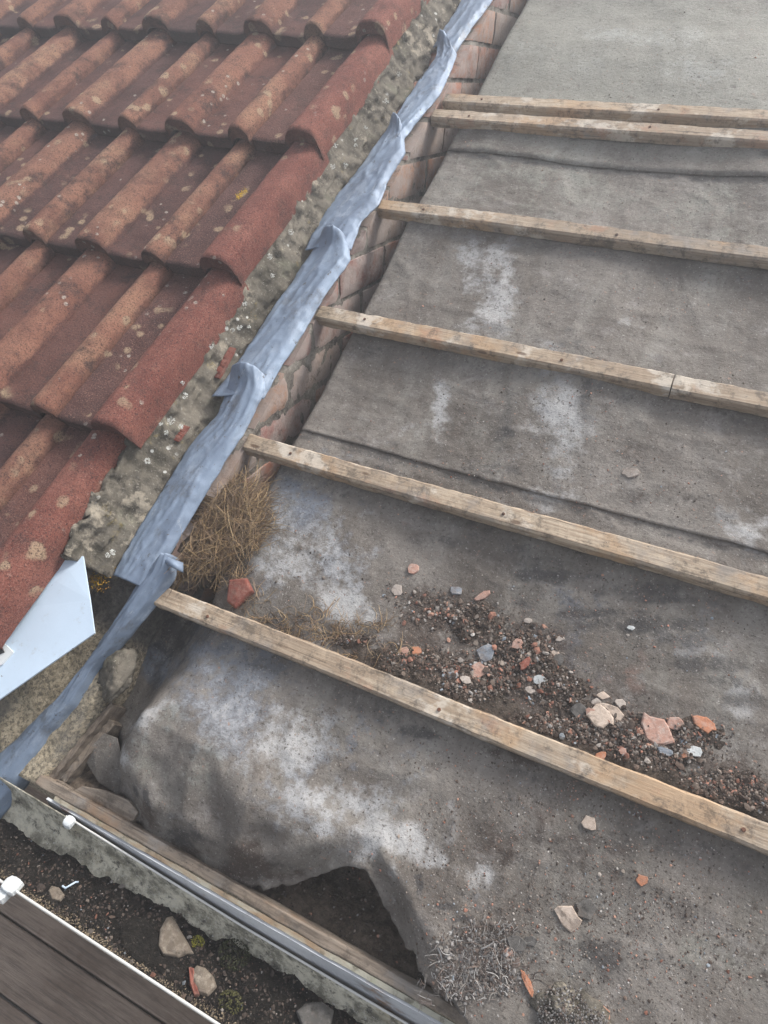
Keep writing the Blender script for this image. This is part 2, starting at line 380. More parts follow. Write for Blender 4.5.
for (px, py) in ((118,690),(112,740),(118,775),(128,803),(150,835),(175,852),(200,865),(228,878),(250,886),(270,889),(290,885),(315,876),(335,869),(352,866),(367,869),(374,884),(386,908),(405,943),(428,980),(446,1001)):
    w_ = 0.0
    for _ in range(8):
        p_ = at(px, py, w_); w_ = .5 * w_ + .5 * float(felt_w(np.array([p_[0]]), np.array([p_[1]]), True)[0])
    p_ = at(px, py, w_)
    if EU and p_[0] <= EU[-1] + .003: continue
    EU.append(float(p_[0])); EV.append(float(max(p_[1], -.339)))
EU = np.array([-.135] + EU + [EU[-1] + .05, 3]); EV = np.array([-.125] + EV + [-.338, -.338])

PALE = [(230,720,120,80,.42),(360,820,110,60,.40),(560,150,160,30,.25),(600,330,160,60,.22),(500,290,22,60,.8),(470,255,25,30,.6),(475,330,30,20,.6),(535,160,60,16,.35),(470,280,16,22,.7),(440,400,12,40,.8),(560,430,34,62,.8),(548,360,26,26,.7),(545,500,60,12,.6),
  (620,330,60,18,.35),(745,530,35,22,.8),(740,290,22,40,.35),(745,470,30,60,.35),(300,560,50,40,.85),(345,600,36,26,.9),(275,525,30,40,.6),(385,640,30,14,.5),(350,520,60,30,.35),
  (700,640,50,50,.5),(745,700,40,50,.55),(640,690,30,40,.3),(120,735,12,50,.8),(150,715,45,14,.75),(230,700,40,60,.4),(290,745,50,40,.75),(340,800,70,28,.7),(390,840,50,26,.8),(430,850,26,12,.8),
  (250,760,35,24,.5),(470,860,30,22,.75),(395,890,12,30,.6),(445,820,20,12,.5),(690,900,40,40,.3),(540,950,60,40,.35),(350,560,40,40,.5),(330,740,30,70,.35),
  (560,60,140,22,.4),(640,40,90,14,.7),(690,70,70,12,.6),(610,140,120,10,.3),(500,60,30,60,.3),(470,180,40,20,.3),(320,455,60,12,.6),(420,440,40,18,.35),(200,650,20,20,.4),(300,640,40,26,.5)]
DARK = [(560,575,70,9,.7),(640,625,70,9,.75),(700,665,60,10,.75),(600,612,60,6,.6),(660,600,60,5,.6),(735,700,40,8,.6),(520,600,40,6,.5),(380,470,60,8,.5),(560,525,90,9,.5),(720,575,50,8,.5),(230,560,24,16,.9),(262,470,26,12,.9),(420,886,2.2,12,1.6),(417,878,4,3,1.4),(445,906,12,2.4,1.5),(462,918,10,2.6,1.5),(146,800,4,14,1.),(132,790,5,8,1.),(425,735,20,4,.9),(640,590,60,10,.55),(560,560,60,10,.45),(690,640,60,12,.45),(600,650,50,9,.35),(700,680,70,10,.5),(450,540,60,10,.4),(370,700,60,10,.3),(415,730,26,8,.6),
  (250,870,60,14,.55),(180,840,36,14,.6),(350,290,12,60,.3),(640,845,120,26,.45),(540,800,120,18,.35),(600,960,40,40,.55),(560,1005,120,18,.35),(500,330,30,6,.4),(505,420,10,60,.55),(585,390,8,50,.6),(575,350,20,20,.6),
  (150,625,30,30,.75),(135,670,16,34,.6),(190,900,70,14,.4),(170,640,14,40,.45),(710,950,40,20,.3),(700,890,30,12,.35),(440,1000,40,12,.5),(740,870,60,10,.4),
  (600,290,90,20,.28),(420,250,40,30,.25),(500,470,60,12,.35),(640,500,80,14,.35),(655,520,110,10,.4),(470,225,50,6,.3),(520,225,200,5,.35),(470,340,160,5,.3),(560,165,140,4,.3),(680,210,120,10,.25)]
SOIL = [(470,640,90,50,.6),(600,720,90,44,.6),(700,775,80,34,.6),(480,650,110,50,.45),(650,745,110,36,.5),(170,850,40,12,.7),(250,872,60,14,.65),(140,815,14,20,.7),(640,900,180,80,.36),(520,830,120,40,.34),(330,862,30,10,.4),(440,625,55,34,.75),(520,650,50,34,.8),(480,690,60,30,.9),(400,650,40,20,.6),(560,700,40,30,.8),(350,640,30,10,.7),(620,735,60,24,.85),(690,765,60,22,.85),(745,790,40,16,.85),(640,720,34,14,.5),
  (540,740,60,18,.8),(430,600,36,14,.6),(320,625,40,9,.6),(480,960,50,34,.5),(460,985,40,20,.6),(600,850,90,24,.35),(540,905,60,30,.35),(250,470,24,14,.8),(215,570,34,20,.8),(650,460,60,40,.18),(560,300,100,40,.15),
  (640,500,110,12,.3),(720,540,50,10,.4),(560,480,90,9,.3)]
RUST = [(640,680,30,20,.6),(600,668,36,14,.4),(420,545,40,16,.3),(640,420,60,30,.15),(650,895,50,30,.25),(410,520,24,20,.4),(615,970,60,30,.3)]
GREEN = [(620,50,260,100,1.1),(560,170,220,60,.55),(700,200,120,80,.5),(470,180,60,60,.4),(150,760,40,30,.5),(210,770,50,30,.5),(700,960,70,50,.55),(740,900,50,50,.4),(170,730,30,20,.5),(700,680,60,30,.3),(480,30,60,50,.4),(560,100,100,26,.35),(560,940,50,30,.35)]  # largest blobs turn the topmost felt a paler grey green
BLUE = [(230,700,90,70,.6),(330,780,90,60,.5),(300,560,90,60,.5),(560,640,60,60,.35),(145,650,34,30,.9),(200,640,50,30,.55),(290,510,50,36,.7),(240,650,60,30,.5),(330,560,60,36,.55),(400,760,70,22,.35),(560,600,80,20,.35),(460,880,40,30,.4),(330,450,40,10,.6),(280,700,60,50,.35),(330,880,40,8,.6)]
def blobs(P, lst):
    out = np.zeros(len(P))
    for (px, py, rx, ry, s) in lst:
        c = at(px, py, 0); m = mpp(px, py)
        # picture-vertical runs about along v, tilted as the eye sees it
        e = at(px, py - 20, 0) - at(px, py + 20, 0); e = e[:2] / (np.linalg.norm(e[:2]) + 1e-9)
        g = at(px + 20, py, 0) - at(px - 20, py, 0); g = g[:2] / (np.linalg.norm(g[:2]) + 1e-9)
        le = np.linalg.norm((at(px, py - 20, 0) - at(px, py + 20, 0))[:2]) / 40; lg = np.linalg.norm((at(px + 20, py, 0) - at(px - 20, py, 0))[:2]) / 40
        d = P[:, :2] - c[:2]
        det = g[0] * e[1] - g[1] * e[0]
        a = (d[:, 0] * e[1] - d[:, 1] * e[0]) / det; b = (g[0] * d[:, 1] - g[1] * d[:, 0]) / det
        r2 = (a / (rx * lg)) ** 2 + (b / (ry * le)) ** 2
        out = np.maximum(out, s * np.exp(-r2 * .9))
    return out
from mathutils.bvhtree import BVHTree
BVH = []
def felt_sheet(v0, v1, lift, name, label, du=.0055, dv=.0055, follow=False, umax=2.4):
    us = np.concatenate([np.arange(-.135 if follow else WALLU - .004, 1.08, du), np.arange(1.08, umax, .05)])
    nv = max(int((min(v1, 2.25) - v0) / dv), 4)
    ts = np.linspace(0, 1, nv)
    U, Tt = np.meshgrid(us, ts, indexing='ij')
    if follow:
        vb = np.interp(U, EU, EV); wob = np.array([.009 * mn.noise(Vector((x * 30, 0, 3))) + .006 * mn.noise(Vector((x * 90, 0, 3))) + .003 * mn.noise(Vector((x * 240, 0, 3))) for x in us])[:, None]
        wob = wob * (.35 + .65 * (1 - np.exp(-((U - .43) / .07) ** 2)))
        V = vb + wob + (v1 - vb) * Tt
    else:
        wob = np.array([.004 * mn.noise(Vector((x * 3, v0, 3))) + .0012 * mn.noise(Vector((x * 25, v0, 3))) for x in us])[:, None]
        V = v0 + wob * (1 - Tt) + (v1 - v0) * Tt
    u = U.ravel(); v = V.ravel()
    w = felt_w(u, v) + lift
    P = np.stack([u, v, w], 1)
    w2 = np.array([.0055 * fbm((a, b * .8, 1), 7, 4) + .0022 * fbm((a, b, 5), 30, 3) for a, b in zip(u, v)])
    P[:, 2] += w2 * (.55 if not follow else .45)
    if follow:
        rg = np.array([(1 - abs(mn.noise(Vector((a * 13 + .8 * mn.noise(Vector((a * 9, b * 9, 1))), b * 7, 2.2))))) ** 4 for a, b in zip(u, v)])
        rg2 = np.array([(1 - abs(mn.noise(Vector((a * 34, b * 17 + a * 8, 6.2))))) ** 5 for a, b in zip(u, v)])
        rg3 = np.array([(1 - abs(mn.noise(Vector((a * 24 - b * 16, b * 9 + a * 6, 9.2))))) ** 6 for a, b in zip(u, v)])
        P[:, 2] += (.0040 * rg + .0012 * rg2 + .0030 * rg3) * sm(-.02, -.10, v) * sm(1.0, .5, u)
    wr = np.array([(1 - abs(mn.noise(Vector((a * 5 + .7 * mn.noise(Vector((a * 6, b * 6, 4))), b * 11, 12.2))))) ** 9 + .6 * (1 - abs(mn.noise(Vector((a * 19, b * 11 + a * 5, 15.2))))) ** 8 for a, b in zip(u, v)])
    P[:, 2] += .0022 * wr
    if not follow:      # slight lift of the free lap edge
        P[:, 2] += .0010 * sm(.012, 0, v - v0)
    PW = P.copy()
    for i_ in range(len(P)):
        a_, b_ = P[i_, 0], P[i_, 1]
        PW[i_, 0] += .034 * mn.noise(Vector((a_ * 9, b_ * 9, 31))) + .020 * mn.noise(Vector((a_ * 24, b_ * 24, 33)))
        PW[i_, 1] += .034 * mn.noise(Vector((a_ * 9, b_ * 9, 37))) + .020 * mn.noise(Vector((a_ * 24, b_ * 24, 39)))
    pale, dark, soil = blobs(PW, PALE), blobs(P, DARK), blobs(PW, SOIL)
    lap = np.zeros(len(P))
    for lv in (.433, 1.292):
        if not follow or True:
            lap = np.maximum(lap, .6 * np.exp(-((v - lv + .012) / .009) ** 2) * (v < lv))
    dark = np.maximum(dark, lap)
    # dirt held against the upper side of each batten, painted shadow below it
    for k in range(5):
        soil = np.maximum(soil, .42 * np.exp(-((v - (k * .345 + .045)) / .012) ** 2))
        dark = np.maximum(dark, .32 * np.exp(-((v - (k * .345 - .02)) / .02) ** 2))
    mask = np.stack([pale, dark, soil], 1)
    mask2 = np.stack([blobs(PW, RUST), blobs(PW, GREEN), blobs(PW, BLUE)], 1)
    FF = grid_faces(len(us), nv)
    if False:
        cut = []
        for (px, py, L_, wd, dx, dy) in ((420, 886, 11, 2.4, -.15, 1), (452, 911, 13, 2.6, 1, .55), (300, 838, 7, 1.6, .9, .4)):
            c0 = at(px, py, .01); e = at(px + 10 * dx, py + 10 * dy, .01) - c0; e = e[:2] / np.linalg.norm(e[:2]); m_ = mpp(px, py); cut.append((c0, e, L_ * m_, wd * m_))
        ctr = P[np.array(FF)].mean(1); keep = np.ones(len(FF), bool)
        for c0, e, L_, wd in cut:
            d_ = ctr[:, :2] - c0[:2]; a_ = d_ @ e; b_ = d_[:, 0] * -e[1] + d_[:, 1] * e[0]
            keep &= ~((np.abs(a_) < L_) & (np.abs(b_ + .003 * np.sin(a_ * 300)) < np.maximum(wd * (1 - (a_ / L_) ** 2), .0)))
        FF = [f for f, k_ in zip(FF, keep) if k_]
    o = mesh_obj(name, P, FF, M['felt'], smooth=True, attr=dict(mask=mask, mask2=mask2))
    solidify(o, .002, -1)
    tag(o, label, 'roofing felt', 'overlapping sheets of roofing felt')
    BVH.append(BVHTree.FromPolygons(P.tolist(), [tuple(int(i) for i in f) for f in FF]))
    return o
felt_sheet(-.33, .50, 0, 'felt_sheet', 'torn sagging sheet of old grey roofing felt above the gutter, around the lowest two battens', follow=True)
felt_sheet(.433, 1.36, .0030, 'felt_sheet', 'middle grey felt sheet with pale water streaks, under the third and fourth battens up')
felt_sheet(1.292, 3.3, .0060, 'felt_sheet', 'topmost pale sheet of roofing felt under the doubled batten', du=.009, dv=.009)

# ------------------------------------------------------------------ battens
def batten(u0, u1, v0a, v0b, label, seed, w0=.003, hv=.037, hw=.0275, twist=0.0, obj_name='roof_batten'):
    n = int((u1 - u0) / .008)
    prof = [(0, .004), (.0035, 0), (hv - .003, 0), (hv, .003), (hv, hw - .003), (hv - .003, hw), (.004, hw), (0, hw - .004)]
    V = []; Fc = []
    for i in range(n + 1):
        t = i / n; u = u0 + (u1 - u0) * t
        vb = v0a + (v0b - v0a) * t + .0022 * mn.noise(Vector((u * 2.2, seed, 0)))
        wb = w0 + .0015 * mn.noise(Vector((u * 2.5, seed, 4)))
        for k, (a, b) in enumerate(prof):
            d = .0011 * mn.noise(Vector((u * 38, seed + a * 90, b * 90))) + .0006 * mn.noise(Vector((u * 120, seed + a * 300, b * 300)))
            uu = u
            if i in (0, n): uu += .0025 * mn.noise(Vector((a * 200, b * 200, seed)))
            V.append((uu, vb + a + d * (1 if k in (2, 3, 4, 5) else -1), wb + b + d * (1 if k in (4, 5, 6, 7) else -1) + twist * (a - .018) * t))
    m = len(prof)
    for i in range(n):
        for k in range(m):
            a = i * m + k; b = i * m + (k + 1) % m
            Fc.append((a, b, b + m, a + m))
    Fc.append(tuple(range(m - 1, -1, -1))); Fc.append(tuple(n * m + k for k in range(m)))
    root = empty(obj_name, ((u0 + u1) / 2, v0a, 0), label, 'batten', 'timber battens nailed across the felt roof')
    mesh_obj('timber', V, Fc, M['batten'], root)
    return root
def nail(root, u, v, w, r=.0032):
    V = []; Fc = []
    for i in range(8):
        a = i * math.tau / 8; V.append((u + r * math.cos(a), v + r * math.sin(a), w))
    for i in range(8):
        a = i * math.tau / 8; V.append((u + r * .8 * math.cos(a), v + r * .8 * math.sin(a), w + .0012))
    for i in range(8): Fc.append((i, (i + 1) % 8, 8 + (i + 1) % 8, 8 + i))
    Fc.append(tuple(range(8, 16)))
    mesh_obj('nail', V, Fc, M['nail'], root)
_n = NT('rusty_nail'); M['nail'] = _n.done(_n.mix(_n.ramp(_n.noise(200), .4, .6), (.06, .035, .025), (.16, .07, .04)), .8)
G = .345
bats = [
 (-.078, 2.3, 0.0, 0.0, 'lowest batten, its free end beside the rolled end of the lead, rubble heaped behind it', 1),
 (-.073, 2.3, G - .002, G - .002, 'second batten up from the gutter, running out from the straw nest', 2),
 (-.074, .664, 2 * G + .001, 2 * G - .002, 'third batten up, long left length that butts against a shorter piece', 3),
 (.6662, 2.3, 2 * G - .003, 2 * G + .002, 'short paler batten piece at the right edge beyond the butt joint', 4),
 (-.070, 2.3, 3 * G - .002, 3 * G - .003, 'fourth batten up from the gutter, above the pale water streaks', 5),
 (-.066, 2.3, 4 * G - .008, 4 * G - .002, 'lower and nearer batten of the close pair at the top', 6),
 (-.058, 2.3, 1.436, 1.462, 'upper loose batten lying just behind another at the top', 7)]
for k, b in enumerate(bats):
    r = batten(*b)
    for u in ((.04, .47, .90) if k not in (3,) else (.9,)):
        if b[0] < u < b[1]:
            nail(r, u + .01 * random.uniform(-1, 1), b[2] + (b[3] - b[2]) * (u - b[0]) / (b[1] - b[0]) + .018 + .004 * random.uniform(-1, 1), .0315)

# ------------------------------------------------------------------ tiled roof
TW, TG = .350, .4135
JOIN = -.392
def profile(x, verge):
    """height over the pan at x across the tile, and how far it belongs to a roll"""
    h = .0015 * math.cos(x * 60)
    r = 0
    def half(c, hw, H, p=2.3):
        t = abs(x - c) / hw
        return H * (1 - min(t, 1) ** p) ** .62 if t < 1 else 0
    a = half(.143, .047, .037, 2.7)
    b = 0
    if not verge and x > .27:
        t = (x - .317) / .030
        b = .031 * max(0, 1 - min(abs(t), 1) ** 2.1) ** .52
        if x > .33: b = max(b, .010)
    top = max(a, b)
    return h + top, min(1, top / .026)
def make_tile(j, vn, verge, parent, rnd):
    """one interlocking tile; x grows to the right; nose at vn"""
    u0 = JOIN - (0 if verge else TW * (j))
    width = .182 if verge else TW - .0055
    nx = 44 if not verge else 34
    if verge:
        xs = np.concatenate([np.linspace(0, .092, 9), np.linspace(.095, .182, 28)])
    else:
        xs = np.concatenate([np.linspace(0, .094, 9), np.linspace(.0962, .1898, 24), np.linspace(.2, .283, 7), np.linspace(.2872, width, 18)])
    ys = np.concatenate([[0, .0012, .004, .010], np.linspace(.018, TG + .02, 42)])
    n, m = len(xs), len(ys)
    V = []; A = []
    jit = rnd.uniform(-.002, .002); jv = rnd.uniform(-.004, .004); ju = rnd.uniform(-.0015, .0015)
    if verge and vn < 0: ju = -.026
    tl = rnd.uniform(-.001, .001); rr = rnd.random()
    for x in xs:
        h, r = profile(x, verge)
        if verge:
            t_ = abs(x - .138) / .044
            h = .0015 * math.cos(x * 60) + (.037 * (1 - min(t_, 1) ** 2.4) ** .6 if t_ < 1 else 0)
            if x > .138: h = .037 * max(0, 1 - min(t_, 1) ** 2.8) ** .5 - .006 * sm(.174, .182, x)
            r = 1 if x > .138 else min(1, max(0, h) / .02)
        for y in ys:
            nose = .004 * (1 - min(y / .010, 1)) ** 2
            # irregular chipped nose
            chip = .0022 * mn.noise(Vector((x * 60 + j * 7, vn * 9, 1.3))) * (y < .02)
            u = u0 + x + ju; v = vn + y + jv + chip
            w = .153 - .039 * y / TG + h - nose + jit + tl * x * 10
            w += .0014 * fbm((u, v, 0), 22, 4) + .0011 * fbm((u, v, 3), 95, 3)
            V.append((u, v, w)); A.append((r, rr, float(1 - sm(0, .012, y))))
    nt = len(V)
    # underside
    for i, x in enumerate(xs):
        for k, y in enumerate(ys):
            p = V[i * m + k]
            V.append((p[0], p[1] + (.003 if k == 0 else 0), p[2] - .029)); A.append(A[i * m + k])
    Fc = grid_faces(n, m)
    Fc += [tuple(a + nt for a in f[::-1]) for f in Fc]
    for i in range(n - 1):
        a = i * m; b = (i + 1) * m; Fc.append((a + nt, b + nt, b, a))
        a += m - 1; b += m - 1; Fc.append((a, b, b + nt, a + nt))
    for k in range(m - 1):
        a = k; Fc.append((a, a + 1, a + 1 + nt, a + nt))
        a = (n - 1) * m + k; Fc.append((a + 1, a, a + nt, a + 1 + nt))
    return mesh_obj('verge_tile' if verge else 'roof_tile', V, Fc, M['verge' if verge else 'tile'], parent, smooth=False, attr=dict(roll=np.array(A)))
roof = empty('tiled_roof', (-1.2, -.2, 0), 'weathered red brown roll tiled roof slope next to the stripped one', 'tiled roof')
rr_ = random.Random(3)
noses = [-.172, .245, .658, 1.070, 1.483, 1.897, 2.31]
tiles = []
for vi, vn in enumerate(noses):
    tiles.append(make_tile(0, vn, True, roof, rr_))
    for j in range(1, 8):
        if vi == 0 and j > 3: pass
        tiles.append(make_tile(j, vn, False, roof, rr_))
for t in tiles:       # smooth tops, crisp nose
    me = t.data
    me.polygons.foreach_set('use_smooth', [True] * len(me.polygons)); me.set_sharp_from_angle(angle=math.radians(38))
# dark underside board so that no light shows between the tiles
V, Fc = box_grid((-2.72, -.12, .02), (-.215, 2.7, .06), (2, 2, 1))
mesh_obj('roof_boarding', V, Fc, M['rot'], roof)
# mortar bedding under the verge
vs = np.arange(.012, 2.72, .006); ts = np.linspace(0, 1, 26)
V = []
for v in vs:
    for t in ts:
        u = -.222 + .045 * t + .010 * sm(.45, .62, t) + .006 * sm(.9, 1, t)
        w = .128 - .096 * t
        lump = .0075 * fbm((v, t * .13, 2), 16, 5) + .006 * fbm((v, t * .13, 8), 50, 4) + .004 * (mn.cell(Vector((v * 40, t * 5, 0))) - .5)
        # the slip line where the undercloak lies
        u += lump - .009 * math.exp(-((t - .60) / .035) ** 2) * (.6 + .8 * mn.noise(Vector((v * 6, 0, 0)))) + .004 * sm(.62, .68, t)
        if v < .10: u -= .010 * sm(.13, .0, v) * sm(0, .5, t)
        V.append((u, v, w))
o = mesh_obj('verge_mortar', V, grid_faces(len(vs), len(ts), True), M['mortar'], roof, smooth=True)
solidify(o, .03, 1)
o.modifiers['solid'].offset = -1
def chunk(name, c, size, mat, parent=None, seed=0, dirn=0.0, thick=.4, flat=True, n=9, dom=.25):
    """a broken flat piece: irregular polygon with a worn rim, size in metres"""
    r_ = random.Random(seed); V = []; Fc = []
    ang = sorted([i * math.tau / n + r_.uniform(-.28, .28) for i in range(n)])
    rad = [size[0] * r_.uniform(.72, 1.05) for _ in ang]
    ca, sa = math.cos(dirn), math.sin(dirn)
    th_ = size[2]
    tx, ty = r_.uniform(-.12, .12), r_.uniform(-.12, .12)
    rings = [(1.0, -.3), (1.03, .5), (.98, .86), (.90, 1.0)]
    for (k, h) in rings:
        for a, q in zip(ang, rad):
            x = q * k * math.cos(a); y = q * k * math.sin(a) * size[1] / size[0]
            X = ca * x - sa * y; Y = sa * x + ca * y
            V.append((c[0] + X, c[1] + Y, c[2] + th_ * h + (tx * X + ty * Y) * h + th_ * .12 * r_.uniform(-1, 1)))
    V.append((c[0], c[1], c[2] + th_ * (1 + dom * r_.uniform(0, 1))))
    for k in range(3):
        for i in range(n):
            a = k * n + i; b = k * n + (i + 1) % n
            Fc.append((a, b, b + n, a + n))
    for i in range(n): Fc.append((3 * n + i, 3 * n + (i + 1) % n, 4 * n))
    Fc.append(tuple(range(n - 1, -1, -1)))
    return mesh_obj(name, V, Fc, mat, parent)
M['slip'] = mat_chip('red_clay_slip', (.17, .055, .042), (.3, .2, .16), .35)
def bar(name, p0, p1, half, thick, mat, parent):
    p0 = np.array(p0); p1 = np.array(p1); d = p1 - p0; n_ = 14; V = []; Fc = []
    for i in range(n_ + 1):
        t = i / n_; p = p0 + d * t; e = 1 - abs(2 * t - 1) ** 6 * .6
        for (a, b) in ((-1, -1), (1, -1), (1, 1), (-1, 1)):
            V.append((p[0] + thick * a, p[1] + .003 * mn.noise(Vector((i, a, b))), p[2] + half * b * e + .0015 * mn.noise(Vector((i * .7, a, b)))))
    for i in range(n_):
        for k in range(4):
            a = i * 4 + k; b = i * 4 + (k + 1) % 4; Fc.append((a, b, b + 4, a + 4))
    Fc.append((3, 2, 1, 0)); Fc.append(tuple(n_ * 4 + k for k in range(4)))
    return mesh_obj(name, V, Fc, mat, parent)
def at_u(px, py, u):
    d = ray(px, py); return CAM + (u - CAM[0]) / d[0] * d
def at_verge(px, py, off=0.0):
    d = ray(px, py); t = (.135 - 2 * (CAM[0] + .215) - CAM[2]) / (d[2] + 2 * d[0])
    p = CAM + t * d; return p + off * np.array([.89, 0, .45])
bar('clay_slip', at_verge(217, 378), at_verge(233, 348), .004, .007, M['slip'], roof)
bar('clay_slip', at_verge(176, 441), at_verge(187, 426), .0025, .007, M['slip'], roof)

# ------------------------------------------------------------------ brick wall
YC = lambda v, w: v * CT - w * ST
bm_cols = [(.34, .15, .10), (.30, .19, .16), (.36, .20, .13), (.27, .13, .11), (.33, .25, .21), (.40, .19, .11), (.25, .18, .17)]
import bmesh
wall = empty('brick_wall', (-.11, 0, -.3), 'low old brick party wall with stepped courses under the lead strips', 'wall')
bm = bmesh.new(); cl = bm.verts.layers.float_color.new('col')
H, LEN = .0855, .236
Zb = .222 - 8 * H
rb = random.Random(5)
for c_ in range(30):
    z0 = Zb + c_ * H
    # course index 0 at .222 ; perpend at Y .45, next course .68
    k = c_ - 8
    off = .452 if k % 2 == 0 else .452 + LEN / 2
    off += rb.uniform(-.012, .012)
    for q in range(-6, 16):
        y0 = off + q * LEN; y1 = y0 + LEN
        # keep only the bricks that meet the slope band
        vz = lambda y, z: (y * CT + z * ST, -y * ST + z * CT)
        ws = [vz(y, z)[1] for y in (y0, y1) for z in (z0, z0 + H)]
        vv = [vz(y, z)[0] for y in (y0, y1) for z in (z0, z0 + H)]
        if max(ws) < -.36 or min(ws) > .05 or max(vv) < -.05 or min(vv) > 2.75: continue
        V, Fc = box_grid((-.168, y0 + .0055, z0 + .0055), (WALLU + rb.uniform(-.002, .003), y1 - .0055, z0 + H - .0055), (2, 14, 6))
        colr = random.choice(bm_cols); b_ = rb.uniform(.8, 1.1)
        vs_ = []
        ctr = V.mean(0); hs = (V.max(0) - V.min(0)) / 2
        for p in V:
            e = np.abs((p - ctr) / hs)
            d = .0025 * fbm(p, 30, 4)
            pull = .0022 * (sm(.93, 1, e[1]) + sm(.86, 1, e[2])) * (e[0] > .9)
            p2 = p + np.array([d - pull, .0015 * mn.noise(Vector(p * 60)), .0015 * mn.noise(Vector(p * 60 + 5))])
            vt = bm.verts.new((p2[0], p2[1], p2[2] + Z0)); vt[cl] = (*[x * b_ for x in colr], 1); vs_.append(vt)
        for f in Fc: bm.faces.new([vs_[i] for i in f])
nrm = Vector((0, -ST, CT))
for lim, sgn in ((.026, 1), (-.34, -1)):
    geom = bm.verts[:] + bm.edges[:] + bm.faces[:]
    res = bmesh.ops.bisect_plane(bm, geom=geom, plane_co=Vector((0, -ST * lim, CT * lim + Z0)), plane_no=nrm * sgn, clear_outer=True)
    eds = [e for e in res['geom_cut'] if isinstance(e, bmesh.types.BMEdge)]
    try: bmesh.ops.holes_fill(bm, edges=eds, sides=0)
    except Exception: pass
geom = bm.verts[:] + bm.edges[:] + bm.faces[:]
res = bmesh.ops.bisect_plane(bm, geom=geom, plane_co=Vector((0, .05 * CT, .05 * ST + Z0)), plane_no=Vector((0, -CT, -ST)), clear_outer=True)
me = bpy.data.meshes.new('bricks'); bm.to_mesh(me); bm.free()
me.materials.append(M['brick'])
o = bpy.data.objects.new('bricks', me); link(o); o.parent = wall; o.location = -wall.location
me.polygons.foreach_set('use_smooth', [True] * len(me.polygons)); me.set_sharp_from_angle(angle=math.radians(50))
_m = NT('old_lime_mortar'); c = _m.mix(_m.ramp(_m.noise(30, 8, .8), .4, .62), (.13, .115, .10), (.27, .25, .22))
c = _m.mix(_m.ramp(_m.noise(12, 7, .8, off=(3, 0, 0)), .52, .64), c, (.06, .05, .045))
M['lime'] = _m.done(c, .95, _m.bump(_m.noise(120, 6, .8), .9, .004))
vs = np.arange(.05, 2.75, .012); wsx = np.linspace(-.34, .025, 26); V = []
for v in vs:
    for w in wsx:
        V.append((WALLU - .0035 + .0035 * fbm((v, w, 0), 45, 5), v, w))
o = mesh_obj('mortar_joints', V, grid_faces(len(vs), len(wsx)), M['lime'], wall, smooth=True); solidify(o, .085, -1)
def fix_side(o):   # put the thickness behind the face (towards -u)
    o.modifiers['solid'].offset = -1
# ------------------------------------------------------------------ lead
def ribbon(name, L, R, label, wl=.055, wr=.060, crown=.004, curlR=.010, curlTop=0., seed=0, wtab=None, n=110, m=26, grp='lead flashing strips over the party wall'):
    """L, R: outline of each long side, top to bottom; wl, wr: heights along them"""
    def resample(pts, wv, n):
        P = np.array([at(px, py, w) for (px, py), w in zip(pts, wv)])
        d = np.r_[0, np.cumsum(np.linalg.norm(np.diff(P[:, :2], axis=0), axis=1))]; d /= d[-1]
        t = np.linspace(0, 1, n)
        Q = np.stack([np.interp(t, d, P[:, k]) for k in range(3)], 1)
        for _ in range(3):
            Q[1:-1] = (Q[:-2] + 2 * Q[1:-1] + Q[2:]) / 4
        return Q
    wlv = wl if isinstance(wl, (list, tuple)) else [wl] * len(L)
    wrv = wr if isinstance(wr, (list, tuple)) else [wr] * len(R)
    A = resample(L, wlv, n); B = resample(R, wrv, n)
    V = []
    for i in range(n):
        t = i / (n - 1)
        for j in range(m):
            s = j / (m - 1)
            p = A[i] * (1 - s) + B[i] * s
            lift = crown * math.sin(math.pi * s) ** .8
            # right border turned down, left border turned slightly up
            p = p.copy()
            p[2] += lift + .0022 * mn.noise(Vector((t * 5 + seed, s * 1.4, seed))) + .0002 * mn.noise(Vector((t * 26, s * 5, seed)))
            p[2] += .0035 * (1 - abs(mn.noise(Vector((t * 3.2 + s * 2.0, s * 3.5, seed + 3.3))))) ** 9 + .0014 * (1 - abs(mn.noise(Vector((t * 9 - s * 3.0, s * 3.0 + t * 4, seed + 7.3))))) ** 10 - .0014 * (1 - abs(mn.noise(Vector((t * 7 + s * 2.0, s * 2.2, seed + 17.3))))) ** 9
            p[2] += -curlR * sm(.82, 1, s)
            p[2] += curlTop * math.exp(-(t / .05) ** 2) * math.sin(math.pi * min(1, s * 1.05)) ** .7
            p[0] += .0016 * mn.noise(Vector((t * 22, s * 3, seed + 9)))
            V.append(p)
    o = mesh_obj(name, V, grid_faces(n, m, True), M['lead'], smooth=True)
    mo = solidify(o, .0022, 1)
    tag(o, label, 'lead flashing', grp)
    return o
S = {}
S[1] = ribbon('lead_strip', [(500,-60),(462,0),(445,28),(433,47)], [(530,-60),(490,0),(472,24),(455,50)], 'topmost lead strip, running out of the top of the photo', wl=.050, wr=.058, seed=1)
S[2] = ribbon('lead_strip', [(437,38),(437,56),(421,78),(404,103),(392,122),(384,134)], [(448,38),(457,50),(451,66),(440,91),(429,103),(414,122),(402,140)], 'second lead strip from the top, crumpled short piece above the close pair of battens', wl=.055, wr=.064, seed=2, curlTop=.016)
S[3] = ribbon('lead_strip', [(391,118),(389,126),(379,141),(354,175),(329,206),(319,222),(305,250)], [(403,126),(405,150),(389,175),(379,200),(361,219),(350,246)], 'third lead strip from the top, meeting the wall near the fourth batten', wl=[.062,.06,.055,.055,.055,.056,.058], wr=.066, seed=3, curlTop=.018)
